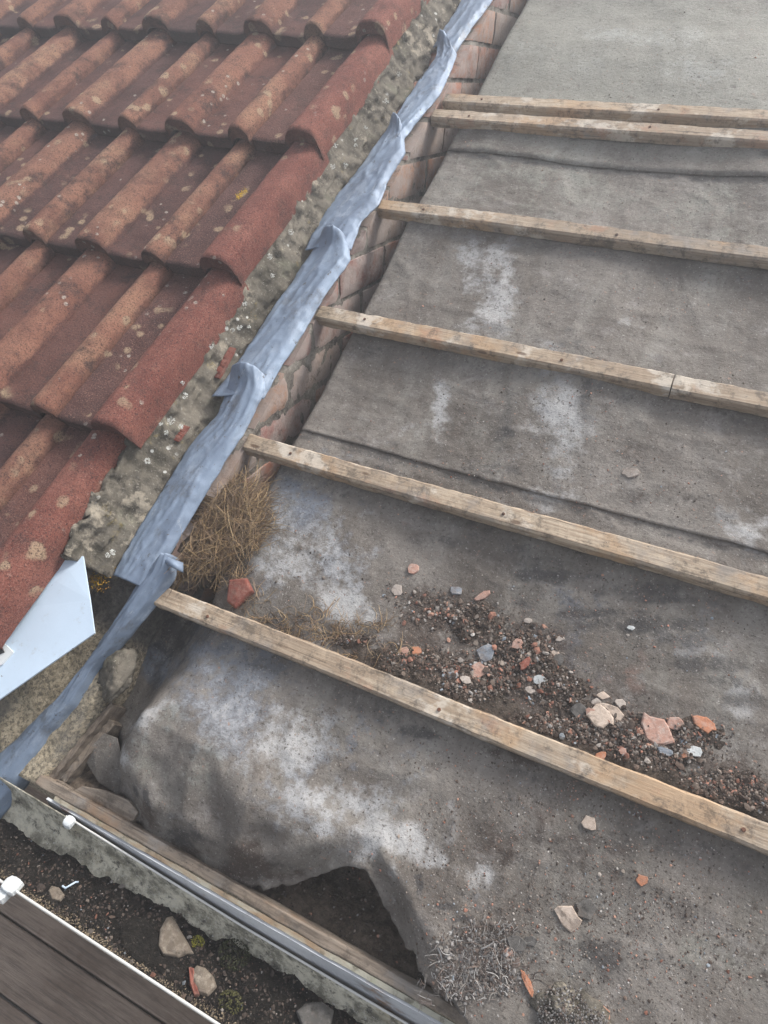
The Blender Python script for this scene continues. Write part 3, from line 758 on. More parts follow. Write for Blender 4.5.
S[4] = ribbon('lead_strip', [(322,232),(316,246),(300,269),(262,325),(231,372),(212,397)], [(347,236),(350,256),(325,291),(303,328),(277,369),(262,396)], 'fourth lead strip from the top, flat blue grey piece beside the red clay slip', wl=[.066,.06,.055,.058,.062,.07], wr=.068, seed=4, curlTop=.020, n=120)
S[5] = ribbon('lead_strip', [(232,369),(229,384),(217,416),(190,446),(165,486),(138,530),(113,575)], [(264,372),(263,391),(245,426),(220,466),(195,505),(172,546),(147,590)], 'fifth lead strip from the top, long wide piece beside the straw nest', wl=[.078,.072,.06,.055,.055,.052,.050], wr=[.078,.074,.066,.062,.060,.056,.052], seed=5, curlTop=.020, n=150, crown=.006)
S[6] = ribbon('lead_strip', [(160,560),(143,576),(128,600),(117,617),(97,648),(78,673),(58,698),(39,716),(20,735),(0,753),(-60,800)], [(176,556),(173,576),(156,600),(142,617),(129,634),(112,652),(96,670),(76,706),(51,736),(22,786),(-40,860)], 'lowest lead strip, narrow and twisted, drooping over the roughcast towards the gutter', wl=[.050,.046,.038,.03,.02,.01,.0,-.01,-.02,-.03,-.05], wr=[.052,.045,.036,.028,.018,.008,-.002,-.014,-.03,-.045,-.07], seed=6, crown=.012, curlR=.014, curlTop=.010, n=170, grp='lead flashing strips over the party wall')
# curled tab at its upper end
V = []; nn, mm = 18, 8
for i in range(nn):
    t = i / (nn - 1)
    for j in range(mm):
        s = j / (mm - 1)
        c0 = at(160 + 23 * t + 3 * s * (1 - t), 557 + 9 * t + 8 * (s - .3) * (1 + .2 * t), .056 + .012 * math.sin(t * 3.0) - .010 * t + .004 * math.sin(s * 3.1))
        V.append(c0)
o = mesh_obj('curled_tab', V, grid_faces(nn, mm, True), M['lead'], S[6], smooth=True); solidify(o, .0022, 0)
o.matrix_parent_inverse = Matrix()

# ------------------------------------------------------------------ wall head / roughcast below the lead
us = np.arange(-.75, -.068, .0065); vs = np.arange(-.372, .12, .0065); V = []; Mk = []
for u in us:
    for v in vs:
        w = .036 * sm(-.06, .08, v) - .004 - .030 * sm(-.05, -.33, v)
        w += .0045 * fbm((u, v, 2), 18, 5) + .0018 * fbm((u, v, 7), 120, 2)
        edge = np.interp(v, [-.35, -.20, -.14, -.05, .02, .10], [-.137, -.108, -.104, -.122, -.115, -.085])
        over = sm(edge - .012, edge + .004, u)
        w -= .12 * over
        w -= .10 * sm(-.352, -.368, v)
        V.append((u, v, w))
        Mk.append((sm(-.13, -.02, v) * .9 + .2 * fbm((u, v, 0), 12, 3), 0, 0))
o = mesh_obj('roughcast_wall', V, grid_faces(len(us), len(vs)), M['pebble'], smooth=True, attr=dict(mask=np.array(Mk)))
solidify(o, .30, -1)
tag(o, 'roughcast wall head under the lowest lead strip and the white sheet', 'wall')
# lump of old mortar beside the dark trough
def boulder(name, c, size, mat, parent=None, seed=0, rot=0, sub=3, amp=.28, fr=1.2, flatten=0):
    bm = bmesh.new(); bmesh.ops.create_icosphere(bm, subdivisions=sub, radius=1)
    ca, sa = math.cos(rot), math.sin(rot); V = []
    for v in bm.verts:
        p = v.co.normalized(); k = 1 + amp * mn.fractal(p * fr + Vector((seed, 0, 0)), 1, 2, 4) + .4 * amp * (mn.cell(p * 2.2 + Vector((seed, 3, 0))) - .5)
        q = p * k
        X, Y, Zz = q.x * size[0], q.y * size[1], q.z * size[2]
        V.append((c[0] + ca * X - sa * Y, c[1] + sa * X + ca * Y, c[2] + Zz))
    Fc = [tuple(v.index for v in f.verts) for f in bm.faces]; bm.free()
    return mesh_obj(name, V, Fc, mat, parent, smooth=True)
tag(boulder('mortar_lump', at(118, 672, -.02), (.030, .052, .026), M['mortar'], seed=4, rot=.2, sub=4, amp=.35), 'rounded lump of old mortar between the twisted lead and the dark felt hollow', 'mortar lump')

# ------------------------------------------------------------------ white sheet
pts = [(83,556,.098),(90,600,.096),(94.5,633,.094),(40,671,.094),(0,699,.094),(-70,752,.094),(-110,720,.096),(-60,640,.098),(0,610,.100),(40,572,.103),(60,558,.102)]
V = [at(*p) for p in pts]; ctr = np.mean(V, 0)
nV = len(V); V.append(ctr); Fc = [(i, (i + 1) % nV, nV) for i in range(nV)]
sheet = empty('white_sheet', tuple(ctr), 'broken flat piece of pale white plastic sheet poking out below the lowest red verge tile', 'plastic sheet')
def poly_plate(name, pts, thick, mat, parent, sub=0):
    """flat plate from an outline; top face follows the outline"""
    bm = bmesh.new(); top = [bm.verts.new(W(p)[0].tolist()) for p in pts]
    f = bm.faces.new(top); bm.normal_update()
    if f.normal.z < 0: f.normal_flip()
    ext = bmesh.ops.extrude_face_region(bm, geom=[f])
    dn = Vector((0, ST, -CT)) * thick
    for g in ext['geom']:
        if isinstance(g, bmesh.types.BMVert): g.co += dn
    bmesh.ops.recalc_face_normals(bm, faces=bm.faces[:])
    bmesh.ops.triangulate(bm, faces=[x for x in bm.faces if len(x.verts) > 4])
    me = bpy.data.meshes.new(name); bm.to_mesh(me); bm.free(); me.materials.append(mat)
    o = bpy.data.objects.new(name, me); link(o)
    if parent: o.parent = parent; o.location = -parent.location
    return o
poly_plate('sheet_panel', [at(*p) for p in pts], .003, M['card'], sheet)
cl_ = [at(-14,636,.100), at(-3,636,.100), at(13,652,.100), at(2,664,.100), at(-12,672,.100)]
tab = poly_plate('clip_plate', cl_, .004, M['upvc'], sheet)
_k = NT('dark_rubber'); M['black'] = _k.done((.03, .03, .032), .6)
poly_plate('clip_slot', [at(-8,648,.1022), at(1,646,.1022), at(4,652,.1022), at(-6,656,.1022)], .002, M['black'], tab)
tab_c = tab
for o in list(tab.children): o.location = (0, 0, 0)

# ------------------------------------------------------------------ eaves timber, fascia, gutter
def eaves_bar(name, u0, u1, v0, v1, w0, w1, mat, parent=None, amp=.0015, seed=0, drift=0.0, step=.008):
    n = int((u1 - u0) / step)
    V, Fc = box_grid((u0, v0, w0), (u1, v1, w1), (n, 5, 3))
    for p in V:
        a = .6 * mn.noise(Vector((p[0] * 26, p[1] * 70 + seed, p[2] * 70))) + mn.noise(Vector((p[0] * 6, p[1] * 20 + seed, 0)))
        b = .6 * mn.noise(Vector((p[0] * 30, p[1] * 80, p[2] * 80 + seed)))
        p[1] += amp * a; p[2] += amp * b + drift * (p[0] - u0)
    return V, Fc
V, Fc = eaves_bar('x', -.150, 2.3, -.3495, -.334, -.060, -.029, None, amp=.0028, seed=2)
o = mesh_obj('eaves_timber', V, Fc, M['tilt']); bevel(o, .002)
tag(o, 'long weathered grey brown timber rail along the eaves, just behind the fascia', 'timber rail')
fas = empty('fascia_board', (.7, -.352, -.1), 'narrow grey painted fascia board with peeling cream top edge behind the gutter', 'fascia')
def wbox(name, x0, x1, ytop, ythk, z0, z1, mat, parent, n=220, amp=.001, seed=0):
    V, Fc = box_grid((x0, ytop - ythk, z0), (x1, ytop, z1), (n, 3, 4))
    for p in V:
        p[1] += amp * mn.noise(Vector((p[0] * 20, p[2] * 50, seed))); p[2] += amp * mn.noise(Vector((p[0] * 14, p[1] * 90, seed + 3)))
    V[:, 2] += Z0
    return mesh_obj(name, V, Fc, mat, parent, world=True)
YF = -.2885
mesh_o = wbox('fascia_face', -.115, 2.3, YF, .004, -.36, -.2155, M['fascia'], fas, amp=.0006)
# the cream top edge, sloping a little with the roof
V, Fc = box_grid((-.10, -.3575, -.0335), (2.3, -.3508, -.0295), (240, 3, 2))
for p in V: p[1] += .0012 * mn.noise(Vector((p[0] * 22, 1, 0))) + .0006 * mn.noise(Vector((p[0] * 70, p[1] * 99, 0))); p[2] += .0008 * mn.noise(Vector((p[0] * 30, p[1] * 50, 3)))
mesh_obj('painted_edge', V, Fc, M['peel'], fas)
# gutter in world axes; falls to the right
gut = empty('gutter', (.3, -.352, -.25), 'white plastic half round gutter choked with black soil and stones', 'gutter')
YB, YFr = -.3000, -.4105
def zr(x): return Z0 - .004 + float(np.interp(x, [-.75, -.062, .289, .57, 2.3], [-.195, -.215, -.244, -.250, -.262]))      # back rim
def zf(x): return Z0 - .262 - .010 * (x + .06)
xs = np.arange(-.75, 2.31, .02)
prof = []
def gprof(x):
    """front rim over the bottom to the back rim, outside then inside"""
    out = []
    zb, zq = zr(x), zf(x)
    c = (YB + YFr) / 2; r = (YB - YFr) / 2
    out.append((YFr - .001, zq + .0005)); 
    for k in range(15):
        a = math.pi * k / 14
        y = c - r * math.cos(a); d = math.sin(a) ** .8
        base = zq * (1 - k / 14) + zb * k / 14
        out.append((y, base - .066 * d))
    out.append((YB + .001, zb + .0005))
    return out
g0 = gprof(0); m = len(g0); V = []
for x in xs:
    for (y, z) in gprof(x): V.append((x, y, z))
o = mesh_obj('gutter_trough', V, grid_faces(len(xs), m), M['trough'], gut, smooth=True, world=True); solidify(o, .0022, 0)
def tube(name, path, r, mat, parent, k=8, world=True):
    V = []; Fc = []; n = len(path)
    for i, p in enumerate(path):
        p = np.array(p, float); d = np.array(path[min(i + 1, n - 1)], float) - np.array(path[max(i - 1, 0)], float); d /= np.linalg.norm(d) + 1e-9
        a = np.cross(d, [0.1, .2, 1]); a /= np.linalg.norm(a); b = np.cross(d, a)
        for q in range(k):
            t = q * math.tau / k; V.append(p + r * (math.cos(t) * a + math.sin(t) * b))
    for i in range(n - 1):
        for q in range(k):
            s, e = i * k + q, i * k + (q + 1) % k; Fc.append((s, e, e + k, s + k))
    Fc.append(tuple(range(k))); Fc.append(tuple(range(len(V) - 1, len(V) - 1 - k, -1)))
    return mesh_obj(name, V, Fc, mat, parent, smooth=True, world=world)
tube('gutter_rim', [(x, YB + .0008, zr(x) + .0014 + .0004 * mn.noise(Vector((x * 30, 0, 0)))) for x in np.arange(-.062, 2.3, .01)], .0017, M['rim'], gut)
tube('gutter_rim', [(x, YFr - .0005, zf(x) + .0014 + .0004 * mn.noise(Vector((x * 30, 4, 0)))) for x in np.arange(-.75, 2.3, .01)], .0023, M['rim'], gut)
# union clips hooked over the rims
def clip(x, y, z, sx, sy, sz, hook):
    V, Fc = box_grid((x - sx, y - sy, z - sz), (x + sx, y + sy, z + sz * .6), (6, 6, 4))
    c = np.array([x, y, z])
    for p in V:
        q = (p - c) / np.array([sx, sy, sz]); rr = np.linalg.norm(q[:2]); k = .90 if rr > 1.2 else 1
        p[:2] = c[:2] + (p[:2] - c[:2]) * k
        p[2] -= .0035 * max(0, (q[1] * hook)) ** 2
    o = mesh_obj('gutter_clip', V, Fc, M['upvc'], gut, world=True, smooth=False); bevel(o, .0022, 3)
clip(-.050, YB - .004, zr(-.05) + .0035, .0088, .0085, .006, -1)
clip(-.075, YFr + .003, zf(-.075) + .004, .014, .012, .008, 1)
clip(-.082, YFr - .013, zf(-.075) - .004, .010, .009, .010, 1)
# soil in the gutter
ys = np.linspace(YFr + .003, YB - .0035, 30); xs = np.arange(-.70, .9, .0045); V = []
def soil_z(x, y):
    t = (y - YFr) / (YB - YFr)
    z = (zf(x) - .007) * (1 - t) + (zf(x) - .032) * t - .004 * math.sin(t * 3.1)
    z += .009 * fbm((x, y, 0), 17, 4) + .0045 * fbm((x, y, 5), 60, 4)
    z += .010 * sm(.16, .34, x) * math.sin(math.pi * t) * (.6 + mn.noise(Vector((x * 18, y * 20, 2))))
    return z
for x in xs:
    for y in ys: V.append((x, y, soil_z(x, y)))
o = mesh_obj('gutter_soil', V, grid_faces(len(xs), len(ys)), M['soil'], smooth=True, world=True)
tag(o, 'black soil and silt lying in the gutter', 'soil', kind='stuff')

# corner timbers
V, Fc = box_grid((0, 0, 0), (.012, .215, .030), (3, 40, 3))
def place_bar(V, a, b, w_top, wd, thick, seed, amp=.002):
    """board from a to b (u,v) with its top at w_top"""
    a = np.array(a, float); b = np.array(b, float); d = b - a; L_ = np.linalg.norm(d); d /= L_; nrm_ = np.array([d[1], -d[0]])
    V, Fc = box_grid((0, 0, 0), (1, 1, 1), (4, 60, 3)); out = []
    for p in V:
        q = a + d * L_ * p[1] + nrm_ * wd * (p[0] - .5)
        w = w_top - thick * (1 - p[2])
        out.append((q[0] + amp * mn.noise(Vector((p[1] * 9, p[0] * 2, seed))), q[1] + amp * mn.noise(Vector((p[1] * 14 + 3, p[0] * 7, seed))), w + amp * mn.noise(Vector((p[1] * 12, p[0] * 8, seed + 4)))))
    return out, Fc
def uv(px, py, w): p = at(px, py, w); return p[:2]
V, Fc = place_bar(None, uv(44, 786, -.045), uv(112, 704, -.045), -.045, .011, .05, 1)
tag(mesh_obj('corner_board', V, Fc, M['rot']), 'thin dark board on edge running from the gutter corner beside the roughcast', 'board', 'rotten boards in the eaves corner')
V, Fc = place_bar(None, uv(62, 780, -.062), uv(112, 722, -.062), -.062, .016, .04, 2)
tag(mesh_obj('corner_board', V, Fc, M['rot']), 'short split board, inner one of the two boards in the eaves corner', 'board', 'rotten boards in the eaves corner')
def slab(name, px_pts, w, thick, mat, label, cat, grp=None):
    pts_ = [at(a, b, w + (c if c else 0)) for (a, b, c) in px_pts]
    o = poly_plate(name, pts_, thick, mat, None); bevel(o, .0015)
    return tag(o, label, cat, grp)
slab('wood_splinter', [(70,792,0),(82,786,.002),(104,790,.004),(128,800,.003),(138,812,.001),(132,822,0),(108,817,-.002),(84,806,-.003)], -.040, .012, M['tilt'], 'broken flat piece of brown wood lying against the eaves rail beside the gutter clip', 'wood piece', 'rotten boards in the eaves corner')
slab('wood_splinter', [(44,783,0),(58,780,.002),(72,789,.001),(68,797,0),(52,793,-.002)], -.038, .012, M['rot'], 'small dark wood offcut in the corner where the rail begins', 'wood piece', 'rotten boards in the eaves corner')
# dirt in the cavity below the torn felt
us = np.arange(-.145, 1.2, .008); vs = np.arange(-.345, .02, .008); V = []
for u in us:
    for v in vs:
        V.append((u, v, -.118 + .016 * fbm((u, v, 0), 9, 5) + .004 * fbm((u, v, 4), 45, 3) + .045 * sm(-.27, -.34, v)))
o = mesh_obj('cavity_rubble', V, grid_faces(len(us), len(vs)), M['cavity'], smooth=True)
tag(o, 'brown dirt in the hollow under the torn felt', 'dirt', kind='stuff')
# rafters and boards that carry the roof (seen only through the tears)
V, Fc = box_grid((-.068, -.30, -.36), (2.4, 3.3, -.33), (2, 2, 1))
o = mesh_obj('roof_deck', V, Fc, M['rot']); tag(o, kind='structure')

# ------------------------------------------------------------------ crumbs and grit (stuff)
ICO = None
def crumbs(name, P, S_, C_, mat, label, kind='stuff', world=False, flat=.6):
    """many little irregular stones in one mesh"""
    base = np.array([(0,0,1),(.89,0,.45),(.28,.85,.45),(-.72,.53,.45),(-.72,-.53,.45),(.28,-.85,.45),(.72,.53,-.45),(-.28,.85,-.45),(-.89,0,-.45),(-.28,-.85,-.45),(.72,-.53,-.45),(0,0,-1)])
    fi = np.array([(0,1,2),(0,2,3),(0,3,4),(0,4,5),(0,5,1),(1,6,2),(2,7,3),(3,8,4),(4,9,5),(5,10,1),(6,7,2),(7,8,3),(8,9,4),(9,10,5),(10,6,1),(11,7,6),(11,8,7),(11,9,8),(11,10,9),(11,6,10)])
    n = len(P); P = np.asarray(P); S_ = np.asarray(S_); C_ = np.asarray(C_)
    b = base[None] * rng.uniform(.55, 1.15, (n, 12, 3))
    sc3 = np.stack([S_, S_ * rng.uniform(.45, 1, n), S_ * rng.uniform(.25, flat, n)], 1)
    b = b * sc3[:, None, :]
    a = rng.uniform(0, math.tau, n); ca, sa = np.cos(a)[:, None], np.sin(a)[:, None]
    X = b[..., 0] * ca - b[..., 1] * sa; Y = b[..., 0] * sa + b[..., 1] * ca
    tx = rng.normal(0, .3, n)[:, None]; ty = rng.normal(0, .3, n)[:, None]
    Zz = b[..., 2] + tx * X + ty * Y
    V = np.stack([X, Y, Zz], -1) + P[:, None, :]
    V[..., 2] += (S_ * .12)[:, None]
    Fc = (fi[None] + (np.arange(n) * 12)[:, None, None]).reshape(-1, 3)
    cc = np.repeat(C_, 12, axis=0)
    o = mesh_obj(name, V.reshape(-1, 3), Fc, mat, col=cc, world=world)
    tag(o, label, 'debris', kind=kind); return o
PAL = np.array([(.075,.055,.045),(.11,.085,.07),(.055,.042,.036),(.17,.145,.125),(.30,.27,.245),(.38,.36,.34),(.33,.165,.12),(.40,.23,.17),(.22,.10,.07),(.14,.10,.08),(.24,.20,.17),(.24,.27,.30)])
def pick(n, wts): 
    wts = np.array(wts, float); k = rng.choice(len(PAL), n, p=wts / wts.sum()); return PAL[k] * rng.uniform(.75, 1.2, (n, 1))
def fw(u, v):
    """felt surface height used to lay things on it"""
    best = None
    for b in BVH:
        h = b.ray_cast(Vector((u, v, 1)), Vector((0, 0, -1)))
        if h[0] is not None and (best is None or h[0].z > best): best = h[0].z
    return best if best is not None else float(felt_w(np.array([u]), np.array([v]))[0])
def on_felt(px, py, it=3):
    w = 0.0
    for _ in range(it):
        p = at(px, py, w); w = fw(p[0], p[1])
    p = at(px, py, w); return p
def scatter(lst, n):
    """points in blobs (px,py,rx,ry,weight)"""
    wt = np.array([b[2] * b[3] * b[4] for b in lst], float); wt /= wt.sum()
    out = []
    for k in rng.choice(len(lst), n, p=wt):
        b = lst[k]
        a = rng.uniform(0, math.tau); r = math.sqrt(rng.uniform(0, 1)) * rng.uniform(.6, 1.15)
        out.append((b[0] + b[2] * r * math.cos(a), b[1] + b[3] * r * math.sin(a)))
    return out
def lay(pix, above=True):
    P = []
    for (x, y) in pix:
        p = on_felt(x, y, 2)
        if p[0] < .0 or p[0] > 1.25: continue
        if p[1] < np.interp(p[0], EU, EV) + .01: continue
        k = round(p[1] / G)
        if 0 <= k <= 4 and -.006 < p[1] - k * G < .043: 
            continue
        P.append(p)
    return np.array(P)
HEAP = [(430,610,34,22,.7),(470,620,40,22,.9),(520,650,44,26,1.3),(480,680,60,24,1.4),(420,660,50,16,1.1),(560,690,34,24,1.1),(350,640,34,7,.9),(600,725,44,22,1.3),(660,750,50,22,1.2),(720,785,44,18,1.2),(540,725,44,14,1.2),(760,800,24,12,1),(640,735,90,18,1.0),(395,595,14,12,.4)]
def heap_h(PP):
    PP = np.asarray(PP)
    hb = blobs(PP, [(b[0], b[1], b[2] * 1.3, b[3] * 1.3, min(1, b[4])) for b in HEAP])
    hb = hb + .62 * np.exp(-((PP[:, 1] - .036) / .026) ** 2) * sm(.22, .4, PP[:, 0])
    out = np.empty(len(PP))
    for i, p in enumerate(PP):
        f = fbm((p[0], p[1], 3), 24, 5)
        out[i] = .0105 * sm(.42, 1.15, hb[i] + .40 * f) + .0028 * fbm((p[0], p[1], 9), 110, 2) * min(hb[i], 1) - .0030
    return out
us = np.arange(.10, 1.35, .006); vs = np.arange(.036, .300, .006)
UU, VV = np.meshgrid(us, vs, indexing='ij'); PP = np.stack([UU.ravel(), VV.ravel(), 0 * UU.ravel()], 1)
hh = heap_h(PP)
V = [(p[0], p[1], fw(p[0], p[1]) + h) for p, h in zip(PP, hh)]
o = mesh_obj('soil_heap', V, grid_faces(len(us), len(vs)), M['earth'], smooth=True)
tag(o, 'brown soil washed down against the lowest batten', 'soil', kind='stuff')
P = lay(scatter(HEAP, 13000)); P[:, 2] += np.maximum(heap_h(P), 0) + rng.uniform(0, .0022, len(P))
crumbs('rubble_crumbs', P, np.exp(rng.normal(-6.8, .62, len(P))), pick(len(P), (9, 10, 6, 5, 2.4, .9, 1.3, .8, 1.0, 8, 5, .4)), M['crumb'], 'heap of soil and fine tile rubble caught above the lowest batten')
WIDE = [(b[0], b[1], b[2] * 1.7, b[3] * 1.7, b[4]) for b in HEAP]
P = lay(scatter(WIDE, 6000)); P[:, 2] += np.maximum(heap_h(P), 0) + .0004
crumbs('rubble_dust', P, np.exp(rng.normal(-7.2, .4, len(P))), pick(len(P), (9, 9, 6, 5, 2, .8, 2.0, 1.2, 1.6, 7, 4, .3)), M['crumb'], 'fine brown dust thinning out round the rubble')
P = lay(scatter(HEAP, 620)); P[:, 2] += np.maximum(heap_h(P), 0)
crumbs('rubble_crumbs', P, np.exp(rng.normal(-5.45, .25, len(P))), pick(len(P), (3, 4, 2, 5, 3, 1.4, 2.6, 1.4, 1.8, 5, 4, .7)), M['crumb'], 'small flat bits of tile and mortar in the soil', flat=.34)
# thin grit over all the felt
ALL = [(600,60,220,60,.30),(620,190,200,36,.5),(560,290,230,50,.6),(600,420,220,60,.6),(560,500,220,40,.8),(620,620,170,80,.8),(560,860,220,110,1.3),(650,950,160,80,1.3),(480,960,70,60,2.2),(300,560,90,50,.6),(330,720,120,60,.35),(640,240,160,10,1.2),(560,400,220,14,1.),(520,470,220,16,1.1),(440,350,160,10,1.2),(620,140,180,8,.8),(500,760,160,20,1.0),(600,800,130,24,1.3)]
P = lay(scatter(ALL, 9000))
crumbs('felt_grit', P, np.exp(rng.normal(-6.75, .38, len(P))), pick(len(P), (5, 5, 4, 4, 3, 2.4, 2, 1.6, 1, 4, 4, 1)), M['crumb'], 'fine grit and specks strewn over the felt')
# crumbs caught on the cavity and beneath
pc = []
for _ in range(900):
    u = rng.uniform(-.1, .8); v = rng.uniform(-.34, -.2); pc.append((u, v, -.114 + .016 * fbm((u, v, 0), 9, 5) + .045 * float(sm(-.27, -.34, v))))
crumbs('cavity_crumbs', pc, np.exp(rng.normal(-6.2, .4, len(pc))), pick(len(pc), (6, 6, 4, 4, 2, 1, 1.5, 1, 1, 4, 3, 0)), M['crumb'], 'loose dirt crumbs in the hollow behind the eaves rail')
pc = []; 
for _ in range(4200):
    x = rng.uniform(-.45, .75); y = rng.uniform(YFr + .006, YB - .008); pc.append((x, y, soil_z(x, y) + .0005))
crumbs('gutter_grit', pc, np.exp(rng.normal(-6.3, .45, len(pc))), pick(len(pc), (14, 8, 16, 3, .8, .5, .5, .3, .5, 4, 1.2, .5)) * .62, M['crumb'], 'coarse black grit on the gutter soil', world=True)

pc = []
for _ in range(3000):
    x = rng.uniform(-.45, .75); y = YFr + .004 + abs(rng.normal(0, .006)) * (1 + .6 * mn.noise(Vector((x * 12, 0, 0)))); pc.append((x, y, soil_z(x, y) + .0008))
crumbs('rim_silt', pc, np.exp(rng.normal(-6.9, .35, len(pc))), np.array([(.22, .175, .12)]) * rng.uniform(.45, 1.2, (len(pc), 1)), M['crumb'], 'tan silt along the front rim of the gutter', world=True)
# ------------------------------------------------------------------ chips and stones, one by one
CH = dict(pink=mat_chip('pink_tile_body', (.36, .215, .17)), terra=mat_chip('orange_tile_body', (.38, .17, .10), k=.2), pale=mat_chip('pale_render', (.36, .31, .275), (.5, .47, .43)), grey=mat_chip('slate_grey', (.19, .21, .24)),
          dgrey=mat_chip('dark_grey_stone', (.09, .085, .08), (.2, .19, .18)), tan=mat_chip('sandy_stone', (.14, .115, .09), (.34, .3, .25)), red=mat_chip('red_tile_face', (.20, .07, .052), (.3, .2, .16), .3), white=mat_chip('chalk_white', (.40, .42, .42), (.6, .6, .6)), cream=mat_chip('cream_chip', (.42, .34, .28), (.6, .52, .45)))
chips = [ # px, py, half size px, aspect, angle, material, label
 (655,730,13,1.25,1.2,'pink','largest flat pink tile fragment near the right end of the rubble'),
 (674,724,8,.8,.3,'pink','pinkish round tile flake just right of the largest pink fragment'),
 (703,724,7,1.5,1.3,'terra','bright orange tile flake, the rightmost in the rubble'),
 (664,752,7,.5,.1,'grey','small blue grey slate flake below the largest pink fragment'),
 (693,752,7,.7,.3,'white','whitish slate flake below the bright orange flake'),
 (682,755,4,.9,.3,'terra','tiny round orange crumb between the two slate flakes'),
 (600,717,10,1.2,1.6,'cream','large pale broken render piece in the cluster of pale pieces'),
 (611,713,7,1.9,1.5,'cream','tall narrow pale render sliver right of the large pale piece'),
 (603,696,6,.7,.2,'cream','topmost pale chip of the cluster of pale pieces'),
 (596,703,5,.8,.8,'pale','second pale chip, just under the topmost of the cluster'),
 (579,712,7,1.3,1.2,'dgrey','dark grey stone left of the cluster of pale pieces'),
 (590,714,5,.9,.2,'pink','small pinkish flake at the left foot of the pale cluster'),
 (621,704,5,1.3,1.2,'pale','grey white chip at the right of the pale cluster'),
 (486,654,10,.95,.4,'grey','blue grey rounded slate piece on the heap, above a pink stone'),
 (478,672,11,.75,.7,'pink','pink rounded tile stone directly below the blue grey slate piece'),
 (466,681,6,.7,.2,'pale','whitish flat chip at the lower left of the pink stone'),
 (454,676,6,.6,.1,'grey','flat bluish chip half buried left of the pink stone'),
 (517,645,6,.8,1.2,'pink','small pale pink chip in the middle of the heap'),
 (525,665,8,.55,1.2,'red','red brown tile sliver in the middle of the heap'),
 (558,660,7,.8,.9,'dgrey','dark grey stone on the right flank of the heap'),
 (555,655,5,1.2,1.4,'cream','cream chip leaning on the dark grey stone of the right flank'),
 (528,621,5,.55,.3,'pale','pale chip on the upper edge of the heap'),
 (560,639,5,.6,.6,'pale','pale flat chip at the upper right edge of the heap'),
 (483,596,9,.4,.8,'pink','long pink tile splinter at the top of the heap'),
 (456,591,7,.7,.1,'grey','light blue grey chip at the top left of the heap'),
 (413,569,7,.8,.8,'pink','pink crumbly chip alone above the heap'),
 (397,590,6,1.1,.5,'pale','pale chip at the far left above the heap'),
 (417,651,6,.9,.2,'terra','orange brown chip low on the left of the heap'),
 (404,652,6,.8,.6,'pink','dull pink chip beside the orange brown one, low left'),
 (600,757,6,.7,.8,'terra','orange flake against the batten below the pale cluster'),
 (622,752,4,.9,.8,'pink','round pink crumb right of the orange flake by the batten'),
 (586,763,7,.5,1.1,'pale','mauve grey sliver against the batten, left of the orange flake'),
 (530,690,5,.8,.2,'pale','pale chip of the lower middle of the heap'),
 (540,680,7,.7,.3,'white','white mortar chip in the lower middle of the heap'),
 (631,473,9,.62,.1,'pale','lone pale half moon chip between the second and third battens'),
 (631,628,4,.6,.4,'white','lone white chip on bare felt right of the heap'),
 (589,823,7,.85,.2,'cream','small peach chip on the felt just below the lowest batten'),
 (642,880,5,.9,.4,'terra','small orange brown crumb on the dark felt below the lowest batten'),
 (568,917,9,1.25,1.3,'cream','squarish peach tile piece in the middle of the lower felt'),
 (586,909,9,.9,.6,'dgrey','dark crumpled flake right behind the squarish peach piece'),
 (527,982,9,.32,-.8,'terra','thin orange splinter near the straw litter by the eaves'),
 (597,1016,8,1.2,2.0,'terra','orange tile shard standing at the bottom edge of the photo'),
 (517,943,7,1.3,1.9,'dgrey','pointed grey flake left of a similar smaller one on the lower felt'),
 (531,941,4,1.5,1.9,'dgrey','smaller grey flake right of the pointed one on the lower felt'),
 (508,952,4,.8,.3,'pink','tiny pink crumb below the pointed grey flake'),
 (542,124,5,.5,.6,'white','white fleck')]
SKIP = {'white fleck'}
for i, (px, py, r, asp, ang, mt, lab) in enumerate(chips):
    if lab in SKIP: continue
    p = on_felt(px, py); s = mpp(px, py) * r * 1.08
    heap = 566 < py < 800 and px > 300
    p[2] += max(0, float(heap_h(p[None])[0])) + .0003
    ck = chunk({'pink': 'tile_fragment', 'terra': 'tile_fragment', 'red': 'tile_fragment', 'cream': 'render_fragment', 'pale': 'render_fragment'}.get(mt, 'stone_chip'),
          p, (s * .95, s * .95 * asp, max(.0022, s * .24)), CH[mt], seed=40 + i, dirn=ang, n=9 + i % 4, dom=.12)
    tag(ck, lab, 'fragment', 'fragments strewn on the felt')
# a squarish broken red tile behind the nest
p = on_felt(240, 594); s = mpp(240, 594)
o = chunk('broken_tile', p + np.array([0, 0, .004]), (s * 17, s * 17, .012), M['slip'], seed=77, dirn=.25, n=5, dom=.1); bevel(o, .002)
tag(o, 'squarish broken red tile piece resting against the lowest batten by the nest', 'tile piece')
